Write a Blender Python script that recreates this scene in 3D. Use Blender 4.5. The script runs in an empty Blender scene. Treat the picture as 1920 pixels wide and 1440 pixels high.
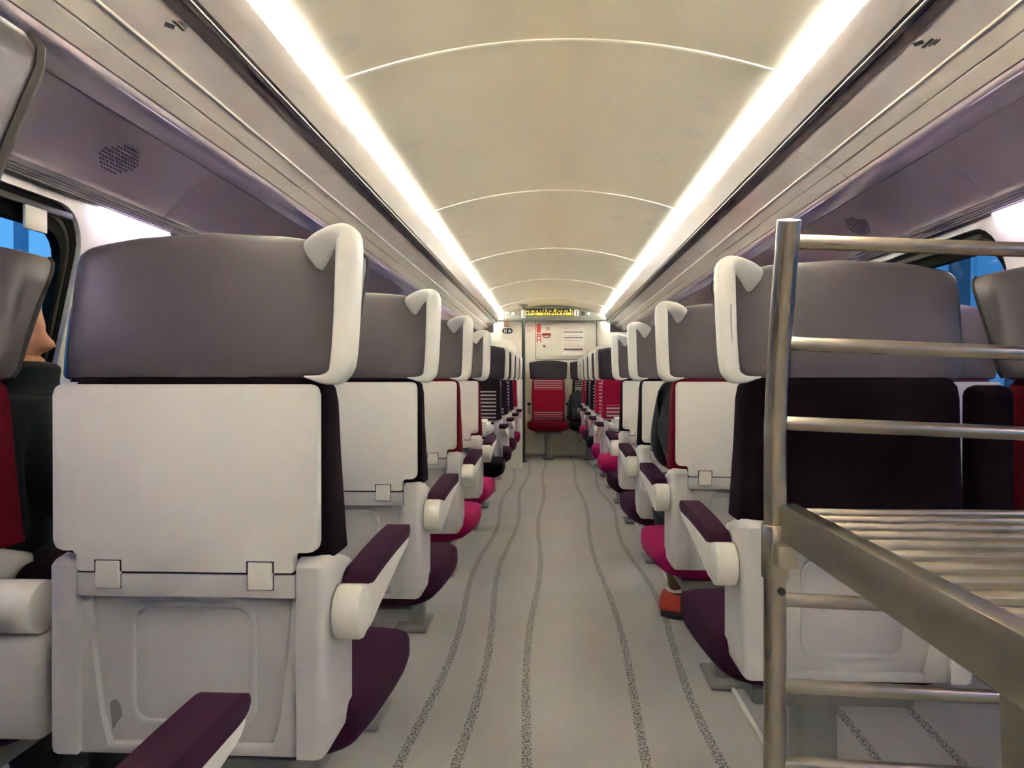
import bpy, bmesh, math, random
from mathutils import Vector, Matrix, Euler
random.seed(7)
PI = math.pi
C = bpy.context.scene.collection
SC = bpy.context.scene

# ------------------------------------------------------------------ camera, world, exposure
CAM = Vector((-0.015, 0.0, 1.03))
YAW, PITCH, FPX = math.atan(72 / 1440), -math.atan(9 / 1440), 1440.0
cam = bpy.data.cameras.new('camera')
cam.sensor_width = 36; cam.lens = 27.0; cam.clip_start = 0.02; cam.clip_end = 300
camo = bpy.data.objects.new('camera', cam); C.objects.link(camo)
camo.location = CAM
camo.rotation_euler = (PI / 2 + PITCH, 0, YAW)
SC.camera = camo
SC.view_settings.view_transform = 'Standard'
SC.view_settings.look = 'None'
SC.view_settings.gamma = 1.0
SC.view_settings.use_curve_mapping = False
SC.view_settings.exposure = 0.76
SC.cycles.max_bounces = 12
SC.cycles.diffuse_bounces = 6
SC.cycles.glossy_bounces = 5
SC.cycles.transparent_max_bounces = 12
SC.cycles.sample_clamp_indirect = 0.0
SC.cycles.use_denoising = True

SKY = (0.06, 0.36, 0.95)
SKY_STRENGTH = 0.62
COVE_COL, COVE_STRENGTH = (0.87, 0.99, 1.12), 212.0
LILAC_COL, LILAC_STRENGTH = (0.84, 0.71, 1.0), 30.0

w = bpy.data.worlds.new('world'); SC.world = w; w.use_nodes = True
nt = w.node_tree; nt.nodes.clear()
o_ = nt.nodes.new('ShaderNodeOutputWorld'); b_ = nt.nodes.new('ShaderNodeBackground')
tc = nt.nodes.new('ShaderNodeTexCoord'); sp = nt.nodes.new('ShaderNodeSeparateXYZ')
rp = nt.nodes.new('ShaderNodeValToRGB')
rp.color_ramp.elements[0].position = 0.0; rp.color_ramp.elements[0].color = (0.16, 0.52, 0.98, 1)
rp.color_ramp.elements[1].position = 0.5; rp.color_ramp.elements[1].color = (*SKY, 1)
nt.links.new(tc.outputs['Generated'], sp.inputs[0]); nt.links.new(sp.outputs['Z'], rp.inputs[0])
nt.links.new(rp.outputs[0], b_.inputs[0]); b_.inputs[1].default_value = SKY_STRENGTH
nt.links.new(b_.outputs[0], o_.inputs[0])


def at(px, py, Y):
    """a pixel of the 1920x1440 photograph carried to the plane y = Y"""
    f = Vector((-math.sin(YAW) * math.cos(PITCH), math.cos(YAW) * math.cos(PITCH), math.sin(PITCH)))
    r = Vector((math.cos(YAW), math.sin(YAW), 0)); u = r.cross(f)
    d = f + r * ((px - 960) / FPX) + u * ((720 - py) / FPX)
    return CAM + d * (Y / d.y)


# ------------------------------------------------------------------ materials
def lin(c):
    return tuple(((x / 255) / 12.92 if x <= 10 else (((x / 255) + 0.055) / 1.055) ** 2.4) for x in c)


def M(name, rgb, rough=0.5, metal=0.0, spec=0.5, coat=0.0, coat_rough=0.05, sheen=0.0, noise=0.0, nscale=60, bump=0.0, bscale=200, emit=None, estr=0.0, srgb=True, sheen_tint=None):
    m = bpy.data.materials.new(name); m.use_nodes = True
    n = m.node_tree; p = n.nodes['Principled BSDF']
    col = lin(rgb) if srgb else rgb
    p.inputs['Base Color'].default_value = (*col, 1)
    p.inputs['Roughness'].default_value = rough
    p.inputs['Metallic'].default_value = metal
    p.inputs['Specular IOR Level'].default_value = spec
    p.inputs['Coat Weight'].default_value = coat
    p.inputs['Coat Roughness'].default_value = coat_rough
    p.inputs['Sheen Weight'].default_value = sheen
    if sheen_tint: p.inputs['Sheen Tint'].default_value = (*sheen_tint, 1)
    if noise or bump:
        t = n.nodes.new('ShaderNodeTexCoord')
        if noise:
            x = n.nodes.new('ShaderNodeTexNoise'); x.inputs['Scale'].default_value = nscale; x.inputs['Detail'].default_value = 4
            n.links.new(t.outputs['Object'], x.inputs['Vector'])
            mx = n.nodes.new('ShaderNodeMixRGB'); mx.blend_type = 'MIX'
            mx.inputs[1].default_value = (*[c * (1 - noise) for c in col], 1)
            mx.inputs[2].default_value = (*[min(1, c * (1 + noise)) for c in col], 1)
            n.links.new(x.outputs['Fac'], mx.inputs[0]); n.links.new(mx.outputs[0], p.inputs['Base Color'])
        if bump:
            x = n.nodes.new('ShaderNodeTexNoise'); x.inputs['Scale'].default_value = bscale; x.inputs['Detail'].default_value = 3
            n.links.new(t.outputs['Object'], x.inputs['Vector'])
            b = n.nodes.new('ShaderNodeBump'); b.inputs['Strength'].default_value = bump; b.inputs['Distance'].default_value = 0.002
            n.links.new(x.outputs['Fac'], b.inputs['Height']); n.links.new(b.outputs[0], p.inputs['Normal'])
    if emit:
        p.inputs['Emission Color'].default_value = (*emit, 1); p.inputs['Emission Strength'].default_value = estr
    return m


leather = M('mauve_leather', (90, 80, 85), 0.36, spec=0.45, noise=0.06, nscale=25, bump=0.12, bscale=350)
leather_dark = M('leather_seam', (52, 42, 40), 0.6)
cream = M('cream_plastic', (232, 227, 216), 0.32, spec=0.5)
cream_sh = M('cream_shell', (204, 199, 196), 0.36, spec=0.5)
tray_m = M('tray_laminate', (230, 224, 216), 0.5, spec=0.4)
gap_m = M('dark_gap', (26, 22, 24), 0.8)
VEL = dict(rough=0.95, spec=0.1, sheen=0.04, noise=0.16, nscale=90, bump=0.25, bscale=500)
aub = M('aubergine_velour', (17, 7, 10), sheen_tint=(0.35, 0.12, 0.3), **VEL)
red = M('crimson_velour', (92, 10, 26), sheen_tint=(0.8, 0.1, 0.2), **VEL)
pink = M('raspberry_velour', (158, 30, 88), sheen_tint=(0.9, 0.2, 0.5), **VEL)
pur = M('plum_velour', (56, 27, 44), sheen_tint=(0.5, 0.25, 0.6), **VEL)
black_v = M('black_velour', (22, 14, 16), **VEL)


def striped(name, base, z0, z1, per=0.028):
    m = M(name, base, rough=0.95, spec=0.1, sheen=0.1)
    n = m.node_tree; p = n.nodes['Principled BSDF']; L = n.links.new
    t = n.nodes.new('ShaderNodeTexCoord'); s = n.nodes.new('ShaderNodeSeparateXYZ'); L(t.outputs['Object'], s.inputs[0])

    def math_(op, a, b=None):
        k = n.nodes.new('ShaderNodeMath'); k.operation = op
        for i, v in enumerate((a, b)):
            if v is None: continue
            if isinstance(v, (int, float)): k.inputs[i].default_value = v
            else: L(v, k.inputs[i])
        return k.outputs[0]
    fr = math_('FRACT', math_('DIVIDE', s.outputs['Z'], per))
    on = math_('LESS_THAN', fr, 0.42)
    for i in range(0, len(z0)):
        r = math_('MULTIPLY', math_('GREATER_THAN', s.outputs['Z'], z0[i]), math_('LESS_THAN', s.outputs['Z'], z1[i]))
        rng = r if i == 0 else math_('MAXIMUM', rng, r)
    on = math_('MULTIPLY', on, rng)
    on = math_('MULTIPLY', on, math_('GREATER_THAN', s.outputs['Y'], 0.075))
    on = math_('MULTIPLY', on, math_('LESS_THAN', math_('ABSOLUTE', s.outputs['X']), 0.185))
    mx = n.nodes.new('ShaderNodeMixRGB'); L(on, mx.inputs[0])
    mx.inputs[1].default_value = (*lin(base), 1); mx.inputs[2].default_value = (*lin((168, 152, 150)), 1)
    L(mx.outputs[0], p.inputs['Base Color'])
    return m


ceil_m = M('ceiling_panel', (206, 195, 170), 0.38, spec=0.4)
n = ceil_m.node_tree; p = n.nodes['Principled BSDF']
t = n.nodes.new('ShaderNodeTexCoord'); vo = n.nodes.new('ShaderNodeTexVoronoi'); vo.inputs['Scale'].default_value = 4.2
n.links.new(t.outputs['Object'], vo.inputs['Vector'])
cr = n.nodes.new('ShaderNodeValToRGB'); cr.color_ramp.interpolation = 'EASE'
el = cr.color_ramp.elements
el[0].position = 0.10; el[0].color = (0, 0, 0, 1); el[1].position = 0.30; el[1].color = (0, 0, 0, 1)
e = el.new(0.16); e.color = (1, 1, 1, 1); e = el.new(0.24); e.color = (1, 1, 1, 1)
n.links.new(vo.outputs['Distance'], cr.inputs[0])
s = n.nodes.new('ShaderNodeSeparateXYZ'); n.links.new(t.outputs['Object'], s.inputs[0])
ab = n.nodes.new('ShaderNodeMath'); ab.operation = 'ABSOLUTE'; n.links.new(s.outputs['X'], ab.inputs[0])
mr = n.nodes.new('ShaderNodeMapRange'); mr.inputs[1].default_value = 0.22; mr.inputs[2].default_value = 0.5; mr.inputs[4].default_value = 0.55
n.links.new(ab.outputs[0], mr.inputs[0])
mu = n.nodes.new('ShaderNodeMath'); mu.operation = 'MULTIPLY'; n.links.new(cr.outputs[0], mu.inputs[0]); n.links.new(mr.outputs[0], mu.inputs[1])
mx = n.nodes.new('ShaderNodeMixRGB'); mx.inputs[1].default_value = (*lin((206, 195, 170)), 1); mx.inputs[2].default_value = (*lin((190, 182, 168)), 1)
n.links.new(mu.outputs[0], mx.inputs[0]); n.links.new(mx.outputs[0], p.inputs['Base Color'])

joint_m = M('ceiling_joint', (226, 220, 204), 0.3)
rack_m = M('rack_mauve_gloss', (246, 234, 220), 0.12, spec=0.5, coat=0.25, coat_rough=0.04)
lip_m = M('rack_lip', (104, 94, 94), 0.3, spec=0.45)
edge_m = M('rack_edge_mauve', (92, 80, 86), 0.25)
glass_smoke = M('rack_smoked_glass', (222, 210, 204), 0.06, spec=0.6, coat=0.3)
wallp_m = M('wall_panel_gloss', (232, 214, 220), 0.14, spec=0.5, coat=0.2, coat_rough=0.03)
wall_m = M('wall_white', (232, 226, 224), 0.35)
endw_m = M('end_wall_cream', (232, 226, 210), 0.4)
vent_m = M('vent_mauve', (150, 138, 146), 0.4)
rubber = M('black_rubber', (16, 15, 13), 0.8, spec=0.12)
frame_grey = M('window_frame_grey', (66, 62, 52), 0.5, spec=0.2)
chrome = M('rail_metal', (168, 162, 150), 0.22, metal=1.0)
steel = M('brushed_steel', (186, 176, 158), 0.29, metal=1.0, noise=0.06, nscale=30)
darkm = M('dark_metal', (70, 70, 62), 0.3, metal=0.8)
grey_leg = M('grey_leg', (140, 138, 134), 0.4)
rail_floor = M('floor_rail_light', (176, 174, 172), 0.4)
strip_white = M('floor_strip_white', (226, 222, 212), 0.35)
table_m = M('table_grey', (186, 182, 178), 0.35)
paper = M('newsprint', (224, 220, 214), 0.8)
ink = M('print_grey', (120, 116, 112), 0.8)
brown_ink = M('print_brown', (134, 108, 100), 0.8)
sticker_red = M('sticker_red', (226, 72, 58), 0.5)
hand_red = M('alarm_red', (176, 40, 40), 0.4)
pink_line = M('sticker_pink', (226, 130, 128), 0.6)
white_s = M('sticker_white', (238, 236, 230), 0.5)
black_s = M('sign_black', (24, 24, 22), 0.5)
orange_s = M('sticker_orange', (228, 178, 140), 0.5)
disp_m = M('display_grey', (92, 92, 82), 0.4)
disp_dark = M('display_black', (34, 30, 22), 0.3)
amber = M('amber_led', (250, 190, 20), 0.4, emit=(1.0, 0.62, 0.05), estr=1.1)
led_white = M('spot_white', (250, 246, 235), 0.4, emit=(1, 0.95, 0.8), estr=1.5)
cove_m = M('cove_lamp', (255, 240, 210), 0.4, emit=COVE_COL, estr=COVE_STRENGTH)
lilac_m = M('lilac_lamp', (240, 225, 255), 0.4, emit=LILAC_COL, estr=LILAC_STRENGTH)
skin_m = M('skin', (214, 150, 116), 0.5, noise=0.05, nscale=20)
skin_dark = M('skin_brown', (96, 66, 44), 0.5)
hair_m = M('dark_hair', (34, 26, 22), 0.6)
jacket_m = M('black_jacket', (20, 24, 26), 0.85, noise=0.2, nscale=40)
trouser_m = M('dark_trousers', (30, 30, 34), 0.9)
shoe_o = M('orange_shoe', (206, 72, 56), 0.7, noise=0.12, nscale=60)
sole_m = M('shoe_sole', (46, 50, 46), 0.4)
sock_m = M('white_sock', (226, 222, 220), 0.8)
bag_m = M('black_backpack', (26, 32, 34), 0.6)
bag_red = M('red_bag', (170, 40, 40), 0.5)
iron = M('socket_cream', (214, 206, 184), 0.5)
bluebuild = M('building_stone', (232, 238, 240), 0.9, noise=0.1, nscale=3)
buildtrim = M('building_trim', (222, 230, 234), 0.9)
buildglass = M('building_pane', (40, 62, 84), 0.2)
roof_m = M('zinc_roof', (92, 112, 132), 0.6)
ground_m = M('ballast', (84, 92, 98), 0.95, noise=0.3, nscale=8)
mast_m = M('mast_steel', (170, 190, 205), 0.6)

pane_m = bpy.data.materials.new('window_glass'); pane_m.use_nodes = True
n = pane_m.node_tree; n.nodes.clear()
o_ = n.nodes.new('ShaderNodeOutputMaterial'); tr = n.nodes.new('ShaderNodeBsdfTransparent'); gl = n.nodes.new('ShaderNodeBsdfGlossy')
tr.inputs[0].default_value = (0.93, 0.97, 1, 1); gl.inputs['Roughness'].default_value = 0.02
lw = n.nodes.new('ShaderNodeLayerWeight'); lw.inputs[0].default_value = 0.12; fr = n.nodes.new('ShaderNodeMath'); fr.operation = 'MULTIPLY'; fr.inputs[1].default_value = 0.35; n.links.new(lw.outputs['Facing'], fr.inputs[0]); ms = n.nodes.new('ShaderNodeMixShader')
n.links.new(fr.outputs[0], ms.inputs[0]); n.links.new(tr.outputs[0], ms.inputs[1]); n.links.new(gl.outputs[0], ms.inputs[2]); n.links.new(ms.outputs[0], o_.inputs[0])

# floor: grey lino, fine dark flecks, wavy speckled dark bands running along the carriage
floor_m = bpy.data.materials.new('floor_lino'); floor_m.use_nodes = True
n = floor_m.node_tree; p = n.nodes['Principled BSDF']; L = n.links.new
ge = n.nodes.new('ShaderNodeTexCoord'); s = n.nodes.new('ShaderNodeSeparateXYZ'); L(ge.outputs['Object'], s.inputs[0])


def fm(op, a, b=None):
    k = n.nodes.new('ShaderNodeMath'); k.operation = op
    for i, v in enumerate((a, b)):
        if v is None: continue
        if isinstance(v, (int, float)): k.inputs[i].default_value = v
        else: L(v, k.inputs[i])
    return k.outputs[0]


dist = None
for i, (x0, amp, k, ph) in enumerate([(-0.405, .022, 2.6, .3), (-0.27, .024, 2.2, 1.9), (-0.086, .016, 2.4, 4.0), (0.255, .018, 2.1, 1.1), (0.462, .026, 2.5, 5.0),
                                      (0.86, .02, 2.3, 2.0), (1.09, .02, 2.7, 0.5), (-0.9, .02, 2.3, 2.0), (-1.1, .02, 2.7, 0.5)]):
    wv = fm('MULTIPLY', fm('SINE', fm('ADD', fm('MULTIPLY', s.outputs['Y'], k), ph)), amp)
    d = fm('ABSOLUTE', fm('SUBTRACT', s.outputs['X'], fm('ADD', wv, x0)))
    dist = d if dist is None else fm('MINIMUM', dist, d)
nz = n.nodes.new('ShaderNodeTexNoise'); nz.inputs['Scale'].default_value = 150; nz.inputs['Detail'].default_value = 1; L(ge.outputs['Object'], nz.inputs['Vector'])
ramp = n.nodes.new('ShaderNodeMapRange'); L(dist, ramp.inputs[0])
ramp.inputs[1].default_value = 0.012; ramp.inputs[2].default_value = 0.022; ramp.inputs[3].default_value = 0.515; ramp.inputs[4].default_value = 0.9
band = fm('GREATER_THAN', nz.outputs['Fac'], ramp.outputs[0])
n2 = n.nodes.new('ShaderNodeTexNoise'); n2.inputs['Scale'].default_value = 160; n2.inputs['Detail'].default_value = 1; L(ge.outputs['Object'], n2.inputs['Vector'])
fleck = fm('MULTIPLY', fm('GREATER_THAN', n2.outputs['Fac'], 0.735), 0.75)
dark = fm('MAXIMUM', fm('MULTIPLY', band, 0.9), fleck)
n3 = n.nodes.new('ShaderNodeTexNoise'); n3.inputs['Scale'].default_value = 2.0; n3.inputs['Detail'].default_value = 5; L(ge.outputs['Object'], n3.inputs['Vector'])
m0 = n.nodes.new('ShaderNodeMixRGB'); L(n3.outputs['Fac'], m0.inputs[0])
m0.inputs[1].default_value = (*lin((172, 168, 162)), 1); m0.inputs[2].default_value = (*lin((194, 190, 183)), 1)
m1 = n.nodes.new('ShaderNodeMixRGB'); L(dark, m1.inputs[0]); L(m0.outputs[0], m1.inputs[1]); m1.inputs[2].default_value = (*lin((44, 43, 42)), 1)
L(m1.outputs[0], p.inputs['Base Color']); p.inputs['Roughness'].default_value = 0.42; p.inputs['Specular IOR Level'].default_value = 0.4


# ------------------------------------------------------------------ mesh helpers
def mesh_from(name, bm, mat, smooth=True, angle=38, recalc=True):
    if recalc: bmesh.ops.recalc_face_normals(bm, faces=bm.faces[:])
    a = math.radians(angle)
    for f in bm.faces: f.smooth = smooth
    for e in bm.edges:
        if len(e.link_faces) == 2 and e.calc_face_angle(0) > a: e.smooth = False
    me = bpy.data.meshes.new(name); bm.to_mesh(me); bm.free()
    if mat is not None: me.materials.append(mat)
    return me


def link(name, me, parent=None, mat=None):
    o = bpy.data.objects.new(name, me); C.objects.link(o)
    if parent is not None: o.parent = parent
    if mat is not None:
        o.material_slots[0].link = 'OBJECT'; o.material_slots[0].material = mat
    return o


def obj(name, bm, mat, parent=None, **k):
    return link(name, mesh_from(name, bm, mat, **k), parent)


def tag(o, label, cat, group=None):
    o['label'] = label; o['category'] = cat
    if group: o['group'] = group
    return o


def thing(name, label, cat, loc=(0, 0, 0), rz=0, group=None):
    o = bpy.data.objects.new(name, None); C.objects.link(o); o.location = loc; o.rotation_euler = (0, 0, rz)
    o.empty_display_size = 0.1
    return tag(o, label, cat, group)


def struct(o):
    o['kind'] = 'structure'; return o


def BM(): return bmesh.new()


def merge(bm, b2):
    me = bpy.data.meshes.new('tmp'); b2.to_mesh(me); b2.free(); bm.from_mesh(me); bpy.data.meshes.remove(me)


def rbox(bm, x0, x1, y0, y1, z0, z1, r=0.0, seg=2, mtx=None):
    b = BM(); bmesh.ops.create_cube(b, size=1)
    for v in b.verts:
        v.co = Vector(((x0 + x1) / 2 + v.co.x * (x1 - x0), (y0 + y1) / 2 + v.co.y * (y1 - y0), (z0 + z1) / 2 + v.co.z * (z1 - z0)))
    if r > 0: bmesh.ops.bevel(b, geom=b.edges[:], offset=r, segments=seg, profile=0.5, affect='EDGES', clamp_overlap=True)
    if mtx is not None: bmesh.ops.transform(b, matrix=mtx, verts=b.verts[:])
    merge(bm, b)
    return bm


def round_poly(pts, r, seg=4):
    out = []; n = len(pts)
    rr = r if isinstance(r, (list, tuple)) else [r] * n
    for i in range(n):
        p0, p1, p2 = Vector(pts[i - 1]), Vector(pts[i]), Vector(pts[(i + 1) % n])
        if rr[i] <= 0: out.append(p1); continue
        a, b = (p0 - p1), (p2 - p1)
        q = min(rr[i], a.length * .49, b.length * .49)
        s0, s1 = p1 + a.normalized() * q, p1 + b.normalized() * q
        for k in range(seg + 1):
            t = k / seg
            out.append(s0 * (1 - t) ** 2 + p1 * 2 * t * (1 - t) + s1 * t * t)
    return out


def prism(bm, pts, plane, d0, d1, bev=0.0, seg=2):
    """2D outline extruded: plane 'xz' extrudes along y, 'yz' along x, 'xy' along z"""
    f3 = {'xz': lambda p, d: (p[0], d, p[1]), 'yz': lambda p, d: (d, p[0], p[1]), 'xy': lambda p, d: (p[0], p[1], d)}[plane]
    b = BM()
    A = [b.verts.new(f3(p, d0)) for p in pts]; B = [b.verts.new(f3(p, d1)) for p in pts]
    b.faces.new(A); b.faces.new(B[::-1]); n = len(pts)
    for i in range(n): b.faces.new((A[i], B[i], B[(i + 1) % n], A[(i + 1) % n]))
    if bev:
        es = [e for e in b.edges if any(len(f.verts) == n for f in e.link_faces)]
        bmesh.ops.bevel(b, geom=es, offset=bev, segments=seg, profile=0.5, affect='EDGES', clamp_overlap=True)
    merge(bm, b)
    return bm


def loft(bm, rings, cap=True):
    R = [[bm.verts.new(p) for p in r] for r in rings]; n = len(R[0])
    for a, b in zip(R, R[1:]):
        for i in range(n): bm.faces.new((a[i], a[(i + 1) % n], b[(i + 1) % n], b[i]))
    if cap: bm.faces.new(R[0][::-1]); bm.faces.new(R[-1])
    return bm


def sup(c, a, b, n=20, p=2.0):
    c, a, b = Vector(c), Vector(a), Vector(b); out = []
    for i in range(n):
        t = 2 * PI * i / n; ct, st = math.cos(t), math.sin(t)
        out.append(c + a * (math.copysign(abs(ct) ** (2 / p), ct)) + b * (math.copysign(abs(st) ** (2 / p), st)))
    return out


def tube(bm, pts, r, seg=12):
    pts = [Vector(p) for p in pts]; rings = []
    rs = r if isinstance(r, (list, tuple)) else [r] * len(pts)
    up = None
    for i, p in enumerate(pts):
        d = (pts[min(i + 1, len(pts) - 1)] - pts[max(i - 1, 0)]).normalized()
        if up is None: up = Vector((0, 0, 1)) if abs(d.z) < .9 else Vector((1, 0, 0))
        u = (up - d * up.dot(d)).normalized(); v = d.cross(u); up = u
        rings.append([p + (u * math.cos(2 * PI * k / seg) + v * math.sin(2 * PI * k / seg)) * rs[i] for k in range(seg)])
    return loft(bm, rings)


def cyl(bm, c, axis, r, h, seg=24, bev=0.0):
    """closed cylinder centred at c"""
    a = Vector(axis).normalized(); u = a.orthogonal().normalized(); v = a.cross(u); c = Vector(c)
    if bev: prof = [(-h / 2, r - bev), (-h / 2 + bev * .3, r - bev * .3), (-h / 2 + bev, r), (h / 2 - bev, r), (h / 2 - bev * .3, r - bev * .3), (h / 2, r - bev)]
    else: prof = [(-h / 2, r), (h / 2, r)]
    return loft(bm, [[c + a * z + (u * math.cos(2 * PI * k / seg) + v * math.sin(2 * PI * k / seg)) * q for k in range(seg)] for z, q in prof])


def rrect(x0, x1, y0, y1, r, seg=6):
    out = []
    for cx, cy, a0 in ((x1 - r, y1 - r, 0), (x0 + r, y1 - r, PI / 2), (x0 + r, y0 + r, PI), (x1 - r, y0 + r, 1.5 * PI)):
        for k in range(seg + 1):
            a = a0 + PI / 2 * k / seg; out.append((cx + r * math.cos(a), cy + r * math.sin(a)))
    return out


def ring_strip(bm, outer, inner, f3, d0, d1):
    """plate with a hole, both outlines having the same number of points, thickness d0..d1"""
    n = len(outer)
    V = {}
    for key, pl, d in (('o0', outer, d0), ('i0', inner, d0), ('o1', outer, d1), ('i1', inner, d1)):
        V[key] = [bm.verts.new(f3(p, d)) for p in pl]
    for i in range(n):
        j = (i + 1) % n
        for a, b in (('o0', 'i0'), ('i0', 'i1'), ('i1', 'o1'), ('o1', 'o0')):
            bm.faces.new((V[a][i], V[a][j], V[b][j], V[b][i]))
    return bm


def rect_for(inner, x0, x1, y0, y1):
    """points on a rectangle matched to a rounded-rectangle outline (rrect order)"""
    k = len(inner) // 4; out = []
    for c, (cx, cy) in enumerate(((x1, y1), (x0, y1), (x0, y0), (x1, y0))):
        for i in range(k):
            px, py = inner[c * k + i]; t = i / (k - 1)
            # slide from one side of the corner to the other
            if c == 0: q = (cx, py + (cy - py) * min(1, 2 * t)) if t <= .5 else (cx + (px - cx) * (2 * t - 1), cy)
            elif c == 1: q = (px + (cx - px) * min(1, 2 * t), cy) if t <= .5 else (cx, cy + (py - cy) * (2 * t - 1))
            elif c == 2: q = (cx, py + (cy - py) * min(1, 2 * t)) if t <= .5 else (cx + (px - cx) * (2 * t - 1), cy)
            else: q = (px + (cx - px) * min(1, 2 * t), cy) if t <= .5 else (cx, cy + (py - cy) * (2 * t - 1))
            out.append(q)
    return out


# ------------------------------------------------------------------ room shell
Y0, Y1 = -3.6, 10.35
PITCH_M = 0.873
HALF = 1.42

b = BM(); rbox(b, -HALF - .25, HALF + .25, Y0 - .05, Y1 + .05, -.06, 0)
struct(obj('floor', b, floor_m, smooth=False))
b = BM(); rbox(b, -1.5, 1.5, Y0 - .05, Y1 + .05, 2.06, 2.10)
struct(obj('roof_slab', b, wall_m, smooth=False))


def ceil_z(x):
    x = abs(x)
    if x <= .61: return 2.0 - 0.100 * (x / 0.61) ** 2.0
    t = min(1.0, (x - .61) / .18)
    return 1.900 - .0105 * math.sin(min(1, t * 1.8) * PI / 2) - .05 * max(0, t - .45) ** 2.2 / .55 ** 2.2


# ceiling: one panel per 1.746 m, a light joint strip between neighbours
ceil = struct(bpy.data.objects.new('ceiling', None)); C.objects.link(ceil)
seams = [2.20 + 1.746 * k for k in range(-3, 5)]
edges_y = [Y0] + seams + [Y1]
XS = [-0.79 + 1.58 * i / 56 for i in range(57)]
for a, c in zip(edges_y, edges_y[1:]):
    b = BM(); prof = [(x, ceil_z(x)) for x in XS] + [(x, ceil_z(x) + .012) for x in reversed(XS)]
    prism(b, prof, 'xz', a + .003, c - .003)
    obj('ceiling_panel', b, ceil_m, ceil)
for y in seams:
    b = BM(); prof = [(x, ceil_z(x) - .004) for x in XS] + [(x, ceil_z(x) + .004) for x in reversed(XS)]
    prism(b, prof, 'xz', y - .006, y + .006)
    obj('joint_strip', b, joint_m, ceil)

def lean(z): return .22 * max(0.0, 1.58 - max(z, .80))     # the body side tumbles outward below the cornice


# side walls with window openings; each window has a rubber frame, a grey inner trim and a pane
WZ0, WZ1, WL = 0.80, 1.552, 1.30
win_n = 0
for side, sx, first in (('left', -1, 2.31), ('right', 1, 2.56)):
    wall = struct(bpy.data.objects.new('wall_' + side, None)); C.objects.link(wall)
    f3 = (lambda sx: (lambda p, d: (sx * (d + lean(p[1])), p[0], p[1])))(sx)
    if side == 'left': starts = [first - WL - .01 + 1.746 * k for k in range(-2, 5)]
    else: starts = [first + 1.746 * k for k in range(-3, 5)]
    starts = [s_ for s_ in starts if s_ > Y0 + .1 and s_ + WL < Y1 - .1]
    lows = [(s_ - (1.746 - WL) / 2, s_ + WL + (1.746 - WL) / 2) for s_ in starts]
    lo, hi = lows[0][0], lows[-1][1]
    for s_, (ya, yb) in zip(starts, lows):
        win_n += 1
        hole = rrect(s_ + .01, s_ + WL - .01, WZ0 + .01, WZ1 - .01, .135)
        b = BM(); ring_strip(b, rect_for(hole, max(ya, Y0), min(yb, Y1), 0.0, 1.58), hole, f3, HALF, HALF + .045)
        obj('wall_bay', b, wall_m, wall, smooth=False)
        win = struct(bpy.data.objects.new('window_%d' % win_n, None)); C.objects.link(win)
        outer = rrect(s_, s_ + WL, WZ0, WZ1, .14); mid = rrect(s_ + .032, s_ + WL - .032, WZ0 + .032, WZ1 - .038, .12)
        mid2 = rrect(s_ + .042, s_ + WL - .042, WZ0 + .042, WZ1 - .050, .115); inn = rrect(s_ + .058, s_ + WL - .058, WZ0 + .058, WZ1 - .085, .10)
        b = BM(); ring_strip(b, outer, mid, f3, HALF + .016, HALF + .05); obj('window_frame', b, rubber, win)
        b = BM(); ring_strip(b, mid, mid2, f3, HALF + .019, HALF + .055); obj('window_trim', b, frame_grey, win)
        b = BM(); ring_strip(b, mid2, inn, f3, HALF + .023, HALF + .052); obj('window_seal', b, rubber, win)
        b = BM(); loft(b, [[Vector(f3(p_, HALF + d_)) for p_ in inn] for d_ in (.040, .047)]); obj('window_pane', b, pane_m, win, smooth=False)
        b = BM(); rbox(b, min(sx * (HALF + .012), sx * (HALF + .03)), max(sx * (HALF + .012), sx * (HALF + .03)), s_ + .12, s_ + WL - .08, WZ1 - .05, WZ1 - .03, .004)
        obj('blind_roller', b, frame_grey, win)
        b = BM(); rbox(b, min(sx * (HALF + .004), sx * (HALF + .014)), max(sx * (HALF + .004), sx * (HALF + .014)), s_ + WL - .30, s_ + WL - .21, WZ1 - .115, WZ1 - .05, .003)
        obj('blind_tab', b, tray_m, win)
    for a, c in ((Y0 - .02, lo), (hi, Y1 + .02)):
        if c - a > .01:
            b = BM(); prism(b, [(sx * HALF, 1.58), (sx * (HALF + lean(.8)), .80), (sx * (HALF + lean(.8)), 0), (sx * (HALF + .25), 0), (sx * (HALF + .25), .80), (sx * (HALF + .06), 1.58)], 'xz', a, c)
            obj('wall_end', b, wall_m, wall, smooth=False)
    b = BM(); rbox(b, min(sx * HALF, sx * (HALF + .06)), max(sx * HALF, sx * (HALF + .06)), Y0 - .02, Y1 + .02, 1.58, 2.08)
    obj('wall_head', b, wall_m, wall, smooth=False)
    # skirting heater duct along the wall foot
    b = BM(); rbox(b, min(sx * (HALF + .10), sx * (HALF + .17)), max(sx * (HALF + .10), sx * (HALF + .17)), Y0, Y1, 0, .16, .01)
    struct(obj('baseboard_' + side, b, vent_m))
    # seat rail on the floor: a low light plinth with a white nosing strip on the aisle edge
    xa, xb = (0.592, 0.69) if sx > 0 else (0.66, 0.76)
    tr_ = struct(bpy.data.objects.new('trim_%d' % (1 if sx < 0 else 2), None)); C.objects.link(tr_)
    b = BM(); rbox(b, min(sx * xa, sx * xb), max(sx * xa, sx * xb), Y0 + .1, 9.2, 0, .012, .003); obj('rail_cover', b, rail_floor, tr_)
    b = BM(); rbox(b, min(sx * (xa - .012), sx * xa), max(sx * (xa - .012), sx * xa), Y0 + .1, 9.2, 0, .016, .003); obj('nosing_strip', b, strip_white, tr_)

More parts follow.
